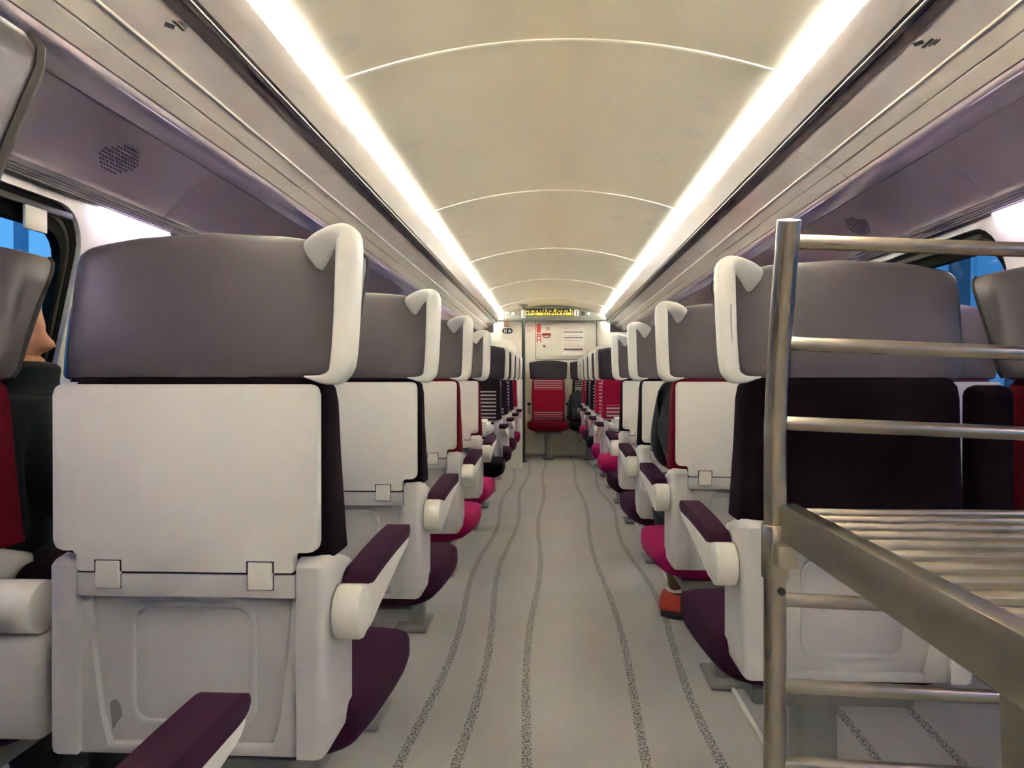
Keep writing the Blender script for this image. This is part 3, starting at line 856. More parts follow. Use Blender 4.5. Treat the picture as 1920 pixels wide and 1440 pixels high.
# ------------------------------------------------------------------ the carriage end
# display panel under the ceiling arch
dp = thing('display_panel', 'grey arched display panel with amber scrolling text under the ceiling end', 'display')
DY = 10.06
lo, top = at(1036, 599, DY).z, None
xs = [-.70 + 1.40 * i / 28 for i in range(29)]
b = BM(); prism(b, [(x, lo) for x in (-.715, .715)] + [(x, ceil_z(x) - .012) for x in reversed(xs)], 'xz', DY, DY + .05, .003); obj('housing', b, disp_m, dp)
b = BM(); rbox(b, -.73, .73, DY - .03, DY + .04, lo - .022, lo, .004); obj('bottom_rail', b, disp_m, dp)
p0, p1 = at(985, 579, DY), at(1076, 592, DY)
b = BM(); rbox(b, p0.x, p1.x, DY - .006, DY, p1.z, p0.z, .002); scr = obj('screen', b, disp_dark, dp)
g = BM(); rr = random.Random(3)
for row, (za, zb, fill) in enumerate(((.60, .92, .35), (.10, .44, .8))):
    h = p0.z - p1.z; x = p0.x + .006
    while x < p1.x - .012:
        wd = rr.choice((.005, .007, .010))
        hh = 1.0 if rr.random() < fill else .35
        z0 = p1.z + h * za; z1 = z0 + h * (zb - za) * hh
        for q in range(2 if hh == 1.0 else 1):
            rbox(g, x, x + wd, DY - .009, DY - .006, z0 + (z1 - z0) * q * .55, z0 + (z1 - z0) * (q * .55 + (.45 if hh == 1.0 else 1)))
        x += wd + rr.choice((.004, .006, .014) if row else (.006, .012, .03))
tx = obj('led_text', g, amber, scr, smooth=False); tx['kind'] = 'stuff'


def badge(cx, cz, wd, ht, y, parent, mats=(disp_m, white_s)):
    b = BM(); prism(b, rrect(cx - wd / 2, cx + wd / 2, cz - ht / 2, cz + ht / 2, wd * .28), 'xz', y - .003, y); o = obj('badge', b, mats[0], parent)
    b = BM(); o1 = rrect(cx - wd / 2, cx + wd / 2, cz - ht / 2, cz + ht / 2, wd * .28); k = .006
    o2 = rrect(cx - wd / 2 + k, cx + wd / 2 - k, cz - ht / 2 + k, cz + ht / 2 - k, wd * .22)
    ring_strip(b, o1, o2, lambda p, d: (p[0], d, p[1]), y - .005, y - .003); obj('badge_border', b, mats[1], o, smooth=False)
    return o


def person_icon(g, x, z, h, y):
    cyl(g, (x, y, z + h * .40), (0, 1, 0), h * .10, .002, 10)
    prism(g, [(x - h * .13, z + h * .26), (x + h * .13, z + h * .26), (x + h * .09, z - h * .5), (x - h * .09, z - h * .5)], 'xz', y - .001, y + .001)


q = at(949, 591, DY); o = badge(q.x, q.z, .072, .072, DY, dp); g = BM(); prism(g, [(q.x - .006, q.z - .018), (q.x - .006, q.z + .010), (q.x - .014, q.z + .006), (q.x - .014, q.z + .014), (q.x - .002, q.z + .023), (q.x + .006, q.z + .023), (q.x + .006, q.z - .018), (q.x + .014, q.z - .018), (q.x + .014, q.z - .025), (q.x - .014, q.z - .025), (q.x - .014, q.z - .018)], 'xz', DY - .006, DY - .003); obj('numeral', g, white_s, o, smooth=False)
q = at(1081, 587, DY); o = badge(q.x, q.z, .066, .075, DY, dp)
for dx in (-.014, .014):
    g = BM(); person_icon(g, q.x + dx, q.z, .055, DY - .0045); obj('toilet_figure', g, white_s, o, smooth=False)
for px in (962, 1104):
    q = at(px, 588, DY); b = BM(); loft(b, [sup((q.x, DY - .008 + .008 * k, q.z), (.018, 0, 0), (0, 0, .014), 16) for k in (0, 1)]); obj('spot_lamp', b, led_white, dp)
q = at(1093.5, 588, DY); b = BM(); rbox(b, q.x - .025, q.x + .025, DY - .004, DY, q.z - .026, q.z + .026, .002); obj('sensor_window', b, disp_dark, dp)

# service hatch
HY = Y1
p0, p1 = at(1005, 599.5, HY), at(1118, 674, HY)
ht = thing('service_hatch', 'large cream service hatch with red alarm handle in the end wall', 'hatch')
b = BM(); rbox(b, p0.x, p1.x, HY - .012, HY, p1.z, p0.z - .012, .003); obj('hatch_door', b, endw_m, ht)
b = BM(); ring_strip(b, [(p0.x - .008, p1.z - .008), (p1.x + .008, p1.z - .008), (p1.x + .008, p0.z - .004), (p0.x - .008, p0.z - .004)],
                     [(p0.x, p1.z), (p1.x, p1.z), (p1.x, p0.z - .012), (p0.x, p0.z - .012)], lambda p, d: (p[0], d, p[1]), HY - .004, HY); obj('hatch_gap', b, ink, ht, smooth=False)
HF = HY - .012
for px, py in ((1010, 670), (1110, 604)):
    q = at(px, py, HF); b = BM(); cyl(b, (q.x, HF - .003, q.z), (0, 1, 0), .008, .008, 12); obj('latch', b, ink, ht)
q0, q1 = at(1016.5, 625, HF), at(1033, 629, HF)
b = BM(); rbox(b, q0.x, q1.x, HF - .02, HF, q1.z, q0.z, .003); ah = obj('alarm_handle', b, hand_red, ht); ah['label'] = 'red emergency alarm handle'
b = BM(); zz = q1.z; tube(b, [(q0.x + .012, HF - .018, zz), (q0.x + .02, HF - .022, zz - .022), ((q0.x + q1.x) / 2, HF - .024, zz - .030), (q1.x - .02, HF - .022, zz - .022), (q1.x - .012, HF - .018, zz)], .006, 8); obj('pull_bar', b, hand_red, ah)
q = at(1020.5, 649, HF); b = BM(); cyl(b, (q.x, HF - .01, q.z), (0, 1, 0), .015, .022, 16, .003); obj('lock_knob', b, hand_red, ht)


def sticker(name, label, px0, py0, px1, py1, Y, mat, r=.01):
    a, c = at(px0, py0, Y), at(px1, py1, Y)
    t = thing(name, label, 'sticker')
    b = BM(); prism(b, rrect(a.x, c.x, c.z, a.z, r), 'xz', Y - .002, Y); obj('sticker_face', b, mat, t, smooth=False)
    return t, a, c


t, a, c = sticker('fire_extinguisher_sticker', 'plain red upright sticker on the hatch, upper of the two', 1006.5, 607.5, 1014, 624, HF, sticker_red)
t, a, c = sticker('fire_extinguisher_sticker', 'red sticker with white circles on the hatch, lower of the two', 1006.5, 626, 1014, 642, HF, sticker_red)
for py, r in ((634, .018), (640, .015)):
    q = at(1010.3, py, HF); b = BM(); cyl(b, (q.x, HF - .0025, q.z), (0, 1, 0), r, .002, 16); obj('white_disc', b, white_s, t, smooth=False)
b = BM(); a = at(1007.3, 628.2, HF); c = at(1013.2, 629.2, HF); rbox(b, a.x, c.x, HF - .0035, HF - .002, c.z, a.z); obj('white_bar', b, white_s, t, smooth=False)
q = at(1027.3, 616.5, HF); t = thing('round_pictogram', 'round white pictogram with a red ring on the hatch', 'sticker')
b = BM(); cyl(b, (q.x, HF - .001, q.z), (0, 1, 0), .024, .002, 24); obj('disc', b, white_s, t, smooth=False)
b = BM(); ring_strip(b, [(q.x + .024 * math.cos(2 * PI * i / 24), q.z + .024 * math.sin(2 * PI * i / 24)) for i in range(24)], [(q.x + .017 * math.cos(2 * PI * i / 24), q.z + .017 * math.sin(2 * PI * i / 24)) for i in range(24)], lambda p, d: (p[0], d, p[1]), HF - .004, HF - .002); obj('ring', b, hand_red, t, smooth=False)
b = BM(); cyl(b, (q.x, HF - .003, q.z), (0, 1, 0), .008, .002, 12); obj('dot', b, hand_red, t, smooth=False)
# speech bubble sticker left of the hatch
a, c = at(988.5, 610, HY), at(1000.5, 619.5, HY); t = thing('speech_bubble_sticker', 'pink outlined speech bubble sticker beside the hatch', 'sticker')
b = BM(); prism(b, rrect(a.x, c.x, c.z, a.z, .012), 'xz', HY - .002, HY); obj('bubble', b, endw_m, t, smooth=False)
b = BM(); ring_strip(b, rrect(a.x, c.x, c.z, a.z, .012), rrect(a.x + .005, c.x - .005, c.z + .005, a.z - .005, .009), lambda p, d: (p[0], d, p[1]), HY - .004, HY - .002)
prism(b, [(a.x + .008, c.z), (a.x + .012, c.z - .016), (a.x + .026, c.z)], 'xz', HY - .004, HY - .002); obj('bubble_outline', b, pink_line, t, smooth=False)
g = BM()
for j in range(3): rbox(g, a.x + .014, c.x - .014 - .006 * (j % 2), HY - .0035, HY - .002, a.z - .018 - .014 * j, a.z - .014 - .014 * j)
obj('bubble_text', g, pink_line, t, smooth=False)
# notice board
a, c = at(1052, 607, HF), at(1099, 668, HF); nb = thing('notice_board', 'framed notice with brown bars and small print on the hatch', 'notice board')
b = BM(); ring_strip(b, rrect(a.x, c.x, c.z, a.z, .012), rrect(a.x + .028, c.x - .028, c.z + .028, a.z - .028, .006), lambda p, d: (p[0], d, p[1]), HF - .022, HF); obj('notice_frame', b, endw_m, nb)
b = BM(); rbox(b, a.x + .026, c.x - .026, HF - .008, HF, c.z + .026, a.z - .026); sh = obj('notice_sheet', b, white_s, nb, smooth=False)
for py0, py1 in ((621.7, 623.6), (632, 633.8), (653.2, 657)):
    u, v = at(1057, py0, HF - .008), at(1093, py1, HF - .008); b = BM(); rbox(b, u.x, v.x, HF - .0095, HF - .008, v.z, u.z); obj('notice_bar', b, brown_ink, sh, smooth=False)
g = BM()
for py, wd in ((613, 34), (616, 28), (618.6, 36), (626, 4), (629, 30), (636.5, 13), (638.5, 34), (644, 19), (646.4, 30), (649, 35), (661, 4), (664, 3)):
    u = at(1057.2 if py < 660 else 1088, py, HF - .008); v = at(1057.2 + wd if py < 660 else 1088 + wd, py + .8, HF - .008); rbox(g, u.x, v.x, HF - .009, HF - .008, v.z, u.z)
obj('notice_print', g, orange_s, sh, smooth=False)

# toilets sign, class sticker, left of the pole
q = at(951.5, 620.5, Y1 - .002); t = thing('toilet_sign', 'black pill-shaped toilet sign with white figures and a down arrow', 'sign')
b = BM(); prism(b, rrect(q.x - .078, q.x + .078, q.z - .044, q.z + .044, .043), 'xz', Y1 - .003, Y1); obj('sign_border', b, white_s, t, smooth=False)
b = BM(); prism(b, rrect(q.x - .07, q.x + .07, q.z - .036, q.z + .036, .035), 'xz', Y1 - .005, Y1 - .003); fc = obj('sign_face', b, black_s, t, smooth=False)
for dx in (-.040, -.016):
    g = BM(); person_icon(g, q.x + dx, q.z, .050, Y1 - .006); obj('toilet_figure', g, white_s, fc, smooth=False)
g = BM(); prism(g, [(q.x + .026, q.z + .024), (q.x + .036, q.z + .024), (q.x + .036, q.z - .002), (q.x + .048, q.z + .008), (q.x + .054, q.z), (q.x + .031, q.z - .026), (q.x + .008, q.z), (q.x + .014, q.z + .008), (q.x + .026, q.z - .002)], 'xz', Y1 - .007, Y1 - .005)
obj('arrow', g, white_s, fc, smooth=False)
q = at(950, 608, Y1); t = thing('seat_sticker', 'small square orange sticker above the toilet sign', 'sticker')
b = BM(); prism(b, rrect(q.x - .034, q.x + .034, q.z - .034, q.z + .034, .014), 'xz', Y1 - .002, Y1); obj('sticker_face', b, brown_ink, t, smooth=False)
b = BM(); prism(b, rrect(q.x - .026, q.x + .036, q.z - .024, q.z + .036, .012), 'xz', Y1 - .0035, Y1 - .002); obj('sticker_symbol', b, orange_s, t, smooth=False)

# low cabinet in front of the end wall on the left, white draught screen behind the last left seats
q = at(963, 638, 9.3)
cb = thing('end_cabinet', 'pale grey cabinet in the left end corner below the toilet sign', 'cabinet')
b = BM(); prism(b, [(-1.40, 0.0), (q.x, 0.0), (q.x, q.z - .05), (q.x - .04, q.z), (-1.40, q.z)], 'xz', 9.3, Y1 - .005, .004); obj('cabinet_body', b, wall_m, cb)
b = BM(); rbox(b, -1.37, q.x - .03, 9.292, 9.30, .10, q.z - .02, .003); obj('cabinet_door', b, endw_m, cb)
b = BM(); rbox(b, q.x - .09, q.x - .075, 9.275, 9.295, .85, 1.0, .003); obj('door_handle', b, grey_leg, cb)
p0 = at(979, 800, 8.85)
sc = thing('draught_screen', 'narrow white draught screen behind the last facing seats by the pole', 'screen')
b = BM(); rbox(b, -1.30, p0.x, 8.80, 8.85, 0.0, 1.02, .008); obj('screen_panel', b, endw_m, sc)
b = BM(); rbox(b, p0.x - .02, p0.x + .005, 8.79, 8.86, 0.0, 1.03, .006); obj('screen_post', b, cream, sc)

# dark grab pole
q = at(981.5, 720, 9.55); zc = ceil_z(q.x)
gp = thing('grab_pole', 'dark metal grab pole from floor to ceiling near the end wall', 'pole', (q.x, 9.55, 0))
b = BM(); cyl(b, (0, 0, (zc - .01) / 2), (0, 0, 1), .021, zc - .02, 20); obj('pole_tube', b, darkm, gp)
b = BM(); cyl(b, (0, 0, zc - .018), (0, 0, 1), .06, .014, 24, .003); obj('ceiling_flange', b, darkm, gp)
b = BM(); cyl(b, (0, 0, .008), (0, 0, 1), .045, .016, 24, .003); obj('floor_flange', b, darkm, gp)
b = BM(); cyl(b, (0, 0, 1.84), (0, 0, 1), .026, .10, 20, .003); obj('collar', b, grey_leg, gp)

# wall box with two holes and a power socket beside the end seats
a, c = at(1079, 811, Y1), at(1112, 832, Y1)
t = thing('junction_box', 'cream wall box with two dark holes low on the end wall', 'box')
b = BM(); rbox(b, a.x, c.x, Y1 - .05, Y1, c.z, a.z, .006); obj('box_body', b, endw_m, t)
for py in (820, 826):
    q = at(1089, py, Y1 - .05); b = BM(); cyl(b, (q.x, Y1 - .05, q.z), (0, 1, 0), .010, .006, 12); obj('hole', b, black_s, t)
q = at(1065, 782, Y1 - .03)
t = thing('power_socket', 'cream power socket panel between the two end seats', 'socket')
b = BM(); rbox(b, q.x - .045, q.x + .045, Y1 - .06, Y1, q.z - .16, q.z + .06, .006); obj('socket_panel', b, iron, t)
b = BM(); cyl(b, (q.x, Y1 - .062, q.z), (0, 1, 0), .026, .012, 20, .002); obj('socket_ring', b, grey_leg, t)
b = BM(); cyl(b, (q.x, Y1 - .066, q.z), (0, 1, 0), .018, .010, 16); obj('socket_hole', b, black_s, t)

# black backpack on the dark end seat
q = at(1079, 770, 9.9)
bp = thing('backpack', 'black backpack standing on the striped seat by the end wall', 'backpack', (q.x + .03, 9.86, .492))
rings = []
for z, hw, hd in ((0, .11, .07), (.02, .13, .085), (.12, .135, .095), (.24, .125, .09), (.33, .105, .075), (.37, .07, .05), (.385, .03, .02)):
    rings.append(sup((0, 0, z), (hw, 0, 0), (0, hd, 0), 24, 3))
b = BM(); loft(b, rings); obj('bag_body', b, bag_m, bp)
b = BM(); rbox(b, -.09, .09, -.125, -.08, .02, .17, .025, 3); obj('front_pocket', b, bag_m, bp)
b = BM(); tube(b, [(-.03, -.02, .37), (-.03, -.03, .41), (0, -.035, .425), (.03, -.03, .41), (.03, -.02, .37)], .008, 8); obj('carry_loop', b, grey_leg, bp)
b = BM(); tube(b, [(-.07, -.06, .33), (-.12, -.085, .25), (-.13, -.085, .10)], .014, 8); obj('shoulder_strap', b, bag_m, bp)
# red bag on a right-hand facing seat
q = at(1097, 797, 7.9)
rb = thing('red_handbag', 'small red handbag with dark loop handle on a facing seat by the aisle', 'handbag', (.44, 8.05, .494))
b = BM(); loft(b, [sup((0, 0, z), (.09 * k, 0, 0), (0, .05 * k, 0), 20, 3) for z, k in ((0, .85), (.02, 1), (.10, .95), (.15, .75), (.165, .4))]); obj('bag_body', b, bag_red, rb)
b = BM(); tube(b, [(.06 * math.cos(PI * i / 10), 0, .15 + .10 * math.sin(PI * i / 10)) for i in range(11)], .008, 8); obj('bag_handle', b, black_s, rb)

# white cable loop hanging from the crimson seat's armrest
q = at(1212, 908, RY[1] + .34)
b = BM(); tube(b, [(q.x + .021 * 1 * math.cos(2 * PI * i / 28), q.y, q.z + .021 * math.sin(2 * PI * i / 28)) for i in range(29)], .0018, 6)
tag(obj('cable_loop', b, white_s), 'thin white cable loop hanging from the crimson aisle seat armrest', 'cable')


# ------------------------------------------------------------------ passengers
def skin_mesh(name, V, E, mat, sub=2):
    """V: {key: (co, radius)}; E: list of key pairs; grows one continuous tapered surface"""
    keys = list(V); me = bpy.data.meshes.new(name)
    me.from_pydata([V[k][0] for k in keys], [(keys.index(a), keys.index(b)) for a, b in E], [])
    o = bpy.data.objects.new(name, me); C.objects.link(o)
    o.modifiers.new('skin', 'SKIN'); o.modifiers['skin'].use_smooth_shade = True
    sd = me.skin_vertices[0].data
    for i, k in enumerate(keys):
        r = V[k][1]; sd[i].radius = r if isinstance(r, tuple) else (r, r)
        sd[i].use_root = (i == 0)
    ss = o.modifiers.new('sub', 'SUBSURF'); ss.levels = sub; ss.render_levels = sub
    dg = bpy.context.evaluated_depsgraph_get(); ev = o.evaluated_get(dg)
    m2 = bpy.data.meshes.new_from_object(ev); bpy.data.objects.remove(o); bpy.data.meshes.remove(me)
    b = BM(); b.from_mesh(m2); bpy.data.meshes.remove(m2)
    return b


def head_bm(mt):
    b = BM(); NU, NV = 56, 40; rows = []
    def bump(d, c, s, h):
        return h * math.exp(-((d[0] - c[0]) ** 2 / s[0] ** 2 + (d[2] - c[1]) ** 2 / s[1] ** 2)) if d[1] > 0 else 0
    for j in range(NV + 1):
        ph = -PI / 2 + PI * j / NV; row = []
        for i in range(NU):
            th = 2 * PI * i / NU
            d = Vector((math.cos(ph) * math.sin(th), math.cos(ph) * math.cos(th), math.sin(ph)))
            x, y, z = d.x * .076, d.y * .096, d.z * .118
            if z < 0: x *= 1 - .30 * (-z / .118) ** 1.6; y = y * (1 - .22 * (-z / .118)) + .020 * (-z / .118)
            n_ = d
            for sgn in (1, -1):
                y += bump(d, (.36 * sgn, .04), (.16, .10), -.010)           # eye sockets
                y += bump(d, (.40 * sgn, -.22), (.22, .20), .004)           # cheeks
            y += bump(d, (0, .17), (.5, .07), .006)                        # brow
            y += bump(d, (0, -.02), (.10, .16), .012) + bump(d, (0, -.19), (.17, .13), .021) + bump(d, (0, -.12), (.12, .10), .008)   # nose
            y += bump(d, (0, -.43), (.28, .05), .008) + bump(d, (0, -.54), (.24, .05), .007) + bump(d, (0, -.485), (.28, .025), -.005)   # lips
            y += bump(d, (0, -.80), (.25, .14), .012)                       # chin
            row.append(b.verts.new(mt @ Vector((x, y, z))))
        rows.append(row)
    for r0, r1 in zip(rows, rows[1:]):
        for i in range(NU): b.faces.new((r0[i], r0[(i + 1) % NU], r1[(i + 1) % NU], r1[i]))
    for sgn in (1, -1):   # ears
        loft(b, [[mt @ q for q in sup((sgn * (.068 + .012 * k), -.005 - .006 * k, 0), (0, .020 * sc_, 0), (0, 0, .032 * sc_), 12)] for k, sc_ in ((0, .8), (.6, 1), (1.4, .9), (1.5, .5))])
    bmesh.ops.remove_doubles(b, verts=b.verts[:], dist=1e-5)
    return b


def hair_bm(mt):
    b = BM(); NU, NV = 40, 16; rows = []
    for j in range(NV + 1):
        row = []
        for i in range(NU):
            th = 2 * PI * i / NU; front = math.cos(th)
            low = -.55 if front < -.2 else (.05 if front < .45 else .62)
            ph = math.asin(low) + (PI / 2 - math.asin(low)) * j / NV
            d = Vector((math.cos(ph) * math.sin(th), math.cos(ph) * math.cos(th), math.sin(ph)))
            k = 1.10 + .012 * math.sin(th * 9 + j)
            row.append(b.verts.new(mt @ Vector((d.x * .076 * k, d.y * .098 * k, d.z * .118 * k))))
        rows.append(row)
    for r0, r1 in zip(rows, rows[1:]):
        for i in range(NU): b.faces.new((r0[i], r0[(i + 1) % NU], r1[(i + 1) % NU], r1[i]))
    bmesh.ops.remove_doubles(b, verts=b.verts[:], dist=1e-5)
    return b


def shoe(parent, heel, direction, mat, name='shoe', L_=.27):
    """a shoe from a heel point on the floor towards a direction"""
    d = Vector(direction).normalized(); sdv = Vector((d.y, -d.x, 0)); h = Vector(heel)
    b = BM(); rings = []
    for t_, hw, z0, z1 in ((-.016, .010, .036, .070), (-.010, .020, .026, .098), (.0, .028, .02, .116), (.03, .036, .018, .124), (.09, .041, .018, .116), (.13, .043, .018, .098), (.18, .044, .018, .068), (.23, .040, .02, .055), (.262, .026, .024, .046), (.27, .010, .03, .04)):
        rings.append([h + d * t_ + sdv * q.x + Vector((0, 0, q.z)) for q in sup((0, 0, (z0 + z1) / 2), (hw, 0, 0), (0, 0, (z1 - z0) / 2), 20, 2.6)])
    loft(b, rings); u = obj('shoe_upper', b, mat, parent)
    b = BM(); rings = []
    for t_, hw in ((-.008, .018), (.02, .036), (.09, .040), (.16, .047), (.22, .045), (.262, .030), (.278, .010)):
        rings.append([h + d * t_ + sdv * q.x + Vector((0, 0, q.z)) for q in sup((0, 0, .015), (hw, 0, 0), (0, 0, .0145), 20, 4)])
    loft(b, rings); obj('shoe_sole', b, sole_m, u)
    return u


def passenger(label, base, J, headm, smat, sh_mat, foot_dirs, sock=None):
    t = thing('person', label, 'person', base)
    R = dict(pelvis=.105, belly=.105, chest=.10, neck0=.062, neck=.055, skull=.06, sl=.040, sr=.040, el=.036, er=.036, wl=.027, wr=.027, pl=.030, pr=.030, hl=.075, hr=.075, kl=.050, kr=.050, al=.036, ar=.036, tl=.026, tr=.026)
    V = {k: (J[k], R[k]) for k in ('pelvis', 'belly', 'chest', 'neck0', 'neck', 'skull', 'sl', 'sr', 'el', 'er', 'wl', 'wr', 'pl', 'pr', 'hl', 'hr', 'kl', 'kr', 'al', 'ar', 'tl', 'tr')}
    E = [('pelvis', 'belly'), ('belly', 'chest'), ('chest', 'neck0'), ('neck0', 'neck'), ('neck', 'skull'), ('chest', 'sl'), ('sl', 'el'), ('el', 'wl'), ('wl', 'pl'), ('chest', 'sr'), ('sr', 'er'), ('er', 'wr'), ('wr', 'pr'),
         ('pelvis', 'hl'), ('hl', 'kl'), ('kl', 'al'), ('al', 'tl'), ('pelvis', 'hr'), ('hr', 'kr'), ('kr', 'ar'), ('ar', 'tr')]
    for s_, pk, wk in ((-1, 'pl', 'wl'), (1, 'pr', 'wr')):
        pv, wv = Vector(J[pk]), Vector(J[wk]); f = (pv - wv).normalized(); side_ = f.cross(Vector((0, 0, 1))).normalized()
        for i, (off, ln) in enumerate(((-.027, .066), (-.009, .076), (.009, .072), (.026, .056))):
            k0, k1, k2 = (f'{pk}{i}{j}' for j in range(3)); base_ = pv + side_ * off + f * .02
            V[k0] = (base_ + f * .018, .0095); V[k1] = (base_ + f * (.018 + ln * .5) + Vector((0, 0, -.006)), .0085); V[k2] = (base_ + f * (.012 + ln * .9) + Vector((0, 0, -.024)), .007)
            E += [(pk, k0), (k0, k1), (k1, k2)]
        th0 = pv - f * .01 + side_ * (-s_ * .034); V[pk + 't0'] = (th0, .011); V[pk + 't1'] = (th0 + f * .04 + side_ * (-s_ * .018), .0085)
        E += [(pk, pk + 't0'), (pk + 't0', pk + 't1')]
    b = skin_mesh('body', V, E, smat); merge(b, head_bm(headm)); obj('body', b, smat, t, angle=180, recalc=False)
    b = hair_bm(headm); obj('hair', b, hair_m, t, angle=180)
    JV = {k: (J[k], R[k] + a) for k, a in dict(pelvis=.052, belly=.052, chest=.060, neck0=.024, sl=.042, sr=.042, el=.026, er=.026, wl=.019, wr=.019).items()}
    JV['col'] = (Vector(J['neck0']).lerp(Vector(J['neck']), J.get('collar', .5)), .078); JV['col2'] = (JV['col'][0] + Vector((0, 0, .03)), J.get('cr', .07))
    b = skin_mesh('jacket', JV, [('pelvis', 'belly'), ('belly', 'chest'), ('chest', 'neck0'), ('neck0', 'col'), ('col', 'col2'), ('chest', 'sl'), ('sl', 'el'), ('el', 'wl'), ('chest', 'sr'), ('sr', 'er'), ('er', 'wr')], jacket_m); obj('jacket', b, jacket_m, t, angle=180)
    TV = {k: (J[k], R[k] + a) for k, a in dict(pelvis=.036, hl=.024, hr=.024, kl=.028, kr=.028).items()}
    for a_, k_ in (('al', 'kl'), ('ar', 'kr')): TV[a_] = (Vector(J[a_]).lerp(Vector(J[k_]), .22 if sock else -.10), .056 if sock else .068)
    b = skin_mesh('trousers', TV, [('pelvis', 'hl'), ('hl', 'kl'), ('kl', 'al'), ('pelvis', 'hr'), ('hr', 'kr'), ('kr', 'ar')], trouser_m); obj('trousers', b, trouser_m, t, angle=180)
    for ak, dr in (('al', foot_dirs[0]), ('ar', foot_dirs[1])):
        a_ = Vector(J[ak]); d = Vector(dr).normalized(); heel = Vector((a_.x, a_.y, 0)) - d * .055
        u = shoe(t, heel, dr, sh_mat)
        if sock:
            b = BM(); cyl(b, a_ + Vector((0, 0, .0)), (0, 0, 1), .043, .02, 20, .004); obj('sock', b, sock_m, u)
    return t


# passenger in the crimson seat of the right block: only the left shoulder, arm and one orange shoe show
J = dict(pelvis=(-.02, .25, .60), belly=(-.03, .27, .74), chest=(-.04, .28, .90), neck0=(-.05, .30, 1.02), neck=(-.05, .31, 1.07), skull=(-.05, .33, 1.13),
         sl=(-.175, .30, .955), el=(-.172, .44, .76), wl=(-.06, .62, .70), pl=(-.02, .66, .695), sr=(.12, .30, .955), er=(.18, .42, .76), wr=(.06, .62, .66), pr=(.03, .69, .655),
         hl=(-.10, .30, .58), kl=(-.13, .66, .56), al=(-.055, .945, .125), tl=(.06, .90, .045), hr=(.09, .30, .58), kr=(.12, .68, .57), ar=(.14, .66, .10), tr=(.15, .78, .04), collar=.3)
hm = Matrix.Translation((-.05, .35, 1.17)) @ Matrix.Rotation(.35, 4, 'X') @ Matrix.Diagonal((.96, .96, .96, 1))
hm = Matrix.Translation((-.0, .36, 1.14)) @ Matrix.Rotation(-.5, 4, 'X')
J.update(neck0=(-.02, .30, 1.0), neck=(-.01, .32, 1.05), skull=(0, .345, 1.10))
passenger('person in black jacket and orange shoes sitting in the crimson aisle seat', (AX, RY[1], 0), J, hm, skin_dark, shoe_o, ((.92, -.36, 0), (.2, 1, 0)), sock=True)

# passenger in the crimson window seat of the left block, face turned in profile to the aisle
J = dict(pelvis=(0, .25, .60), belly=(.02, .26, .74), chest=(.07, .27, .88), neck0=(.10, .27, 1.0), neck=(.10, .27, 1.04), skull=(.105, .27, 1.09),
         sl=(.0, .42, .93), el=(-.05, .52, .72), wl=(.04, .62, .66), pl=(.07, .67, .655), sr=(.20, .19, .93), er=(.27, .30, .72), wr=(.16, .52, .66), pr=(.12, .58, .655),
         hl=(-.09, .30, .58), kl=(-.10, .66, .56), al=(-.10, .62, .10), tl=(-.10, .74, .04), hr=(.09, .30, .58), kr=(.10, .66, .56), ar=(.10, .62, .10), tr=(.10, .74, .04), collar=1.0, cr=.098)
q = at(103, 642, LY[1] + .27)
hm = Matrix.Translation((q.x + WXL - .132, .27, q.z + .024)) @ Matrix.Rotation(-PI / 2 + .12, 4, 'Z') @ Matrix.Rotation(-.10, 4, 'X')
passenger('person in black with bare face in profile, in the crimson window seat', (-WXL, LY[1], 0), J, hm, skin_m, sole_m, ((0, 1, 0), (0, 1, 0)))

# ------------------------------------------------------------------ outside
b = BM(); rbox(b, -60, 60, -30, 120, -1.30, -1.15); struct(obj('ground', b, ground_m, smooth=False))


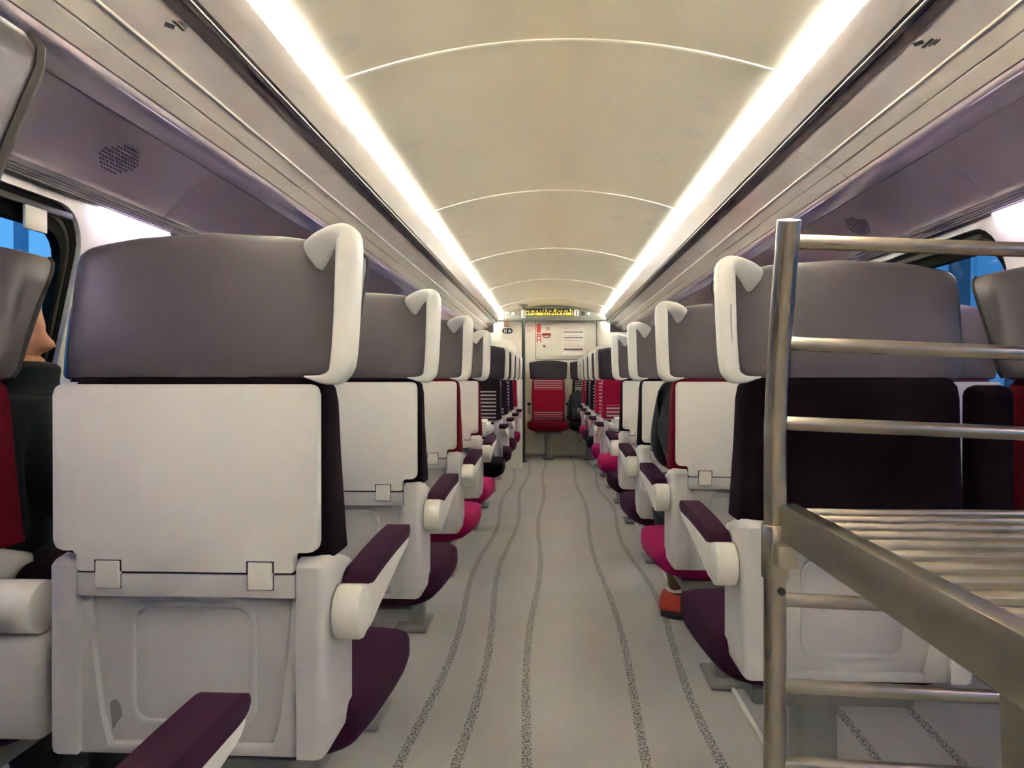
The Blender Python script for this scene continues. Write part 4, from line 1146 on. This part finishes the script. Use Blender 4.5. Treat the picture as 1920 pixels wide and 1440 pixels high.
def building(x, y0, y1, h, label, nwin, floors):
    t = thing('station_building', label, 'building', (0, 0, 0))
    sgn = 1 if x > 0 else -1
    xa, xb = min(x, x + sgn * 8), max(x, x + sgn * 8)
    b = BM(); rbox(b, xa, xb, y0, y1, -1.15, h); obj('facade', b, bluebuild, t, smooth=False)
    xe = x - sgn * .35
    for z in (h - .05, h * .45):
        b = BM(); rbox(b, min(xe, x), max(xe, x), y0, y1, z - .12, z + .10, .02); obj('cornice', b, buildtrim, t)
    b = BM(); prism(b, [(xa if sgn > 0 else xb, h + .05), (xa + 4, h + 1.5), (xb if sgn > 0 else xa, h + .05)] if sgn > 0 else [(xb, h + .05), (xb - 4, h + 1.5), (xa, h + .05)], 'xz', y0, y1); obj('roof', b, roof_m, t, smooth=False)
    for f in range(floors):
        z0 = -1.0 + (h + 1) * f / floors + .5; z1 = z0 + (h + 1) / floors * .55
        for k in range(nwin):
            yc = y0 + (y1 - y0) * (k + .5) / nwin; ww = (y1 - y0) / nwin * .22
            xo = x - sgn * .06
            b = BM(); ring_strip(b, [(yc - ww - .15, z0 - .15), (yc + ww + .15, z0 - .15), (yc + ww + .15, z1 + .15), (yc - ww - .15, z1 + .15)], [(yc - ww, z0), (yc + ww, z0), (yc + ww, z1), (yc - ww, z1)], lambda p, d: (d, p[0], p[1]), min(xo, x + sgn * .05), max(xo, x + sgn * .05))
            fr_ = obj('window_surround', b, buildtrim, t, smooth=False)
            b = BM(); rbox(b, min(x - sgn * .02, x), max(x - sgn * .02, x), yc - ww, yc + ww, z0, z1); obj('pane', b, buildglass, fr_, smooth=False)
    return t


building(10.5, 9, 34, 5.2, 'long pale stone building with a zinc roof outside the right windows', 10, 2)
for k, (x, y) in enumerate(((-5.42, 7.6), (7.0, 21.0))):
    t = thing('catenary_mast', ['steel overhead line mast outside the left windows', 'steel overhead line mast outside the right windows'][k], 'mast', (x, y, 0))
    b = BM(); rbox(b, -.05, .05, -.05, .05, -1.15, 6.0, .01); obj('mast_post', b, mast_m, t)
    sgn = -1 if x > 0 else 1
    b = BM(); tube(b, [(0, 0, 4.6), (sgn * 2.2, 0, 4.9)], .035, 8); tube(b, [(0, 0, 5.5), (sgn * 2.2, 0, 4.9)], .025, 8); obj('mast_arm', b, mast_m, t)
    for z, xo in ((4.3, 1.6), (5.2, 1.9)):
        b = BM(); tube(b, [(x + sgn * xo, -25, z), (x + sgn * xo, 60, z)], .012, 6); wr_ = obj('overhead_wire', b, mast_m); tag(wr_, f'thin {"upper" if z > 5 else "lower"} overhead wire running along outside the {"right" if x > 0 else "left"} windows', 'wire')
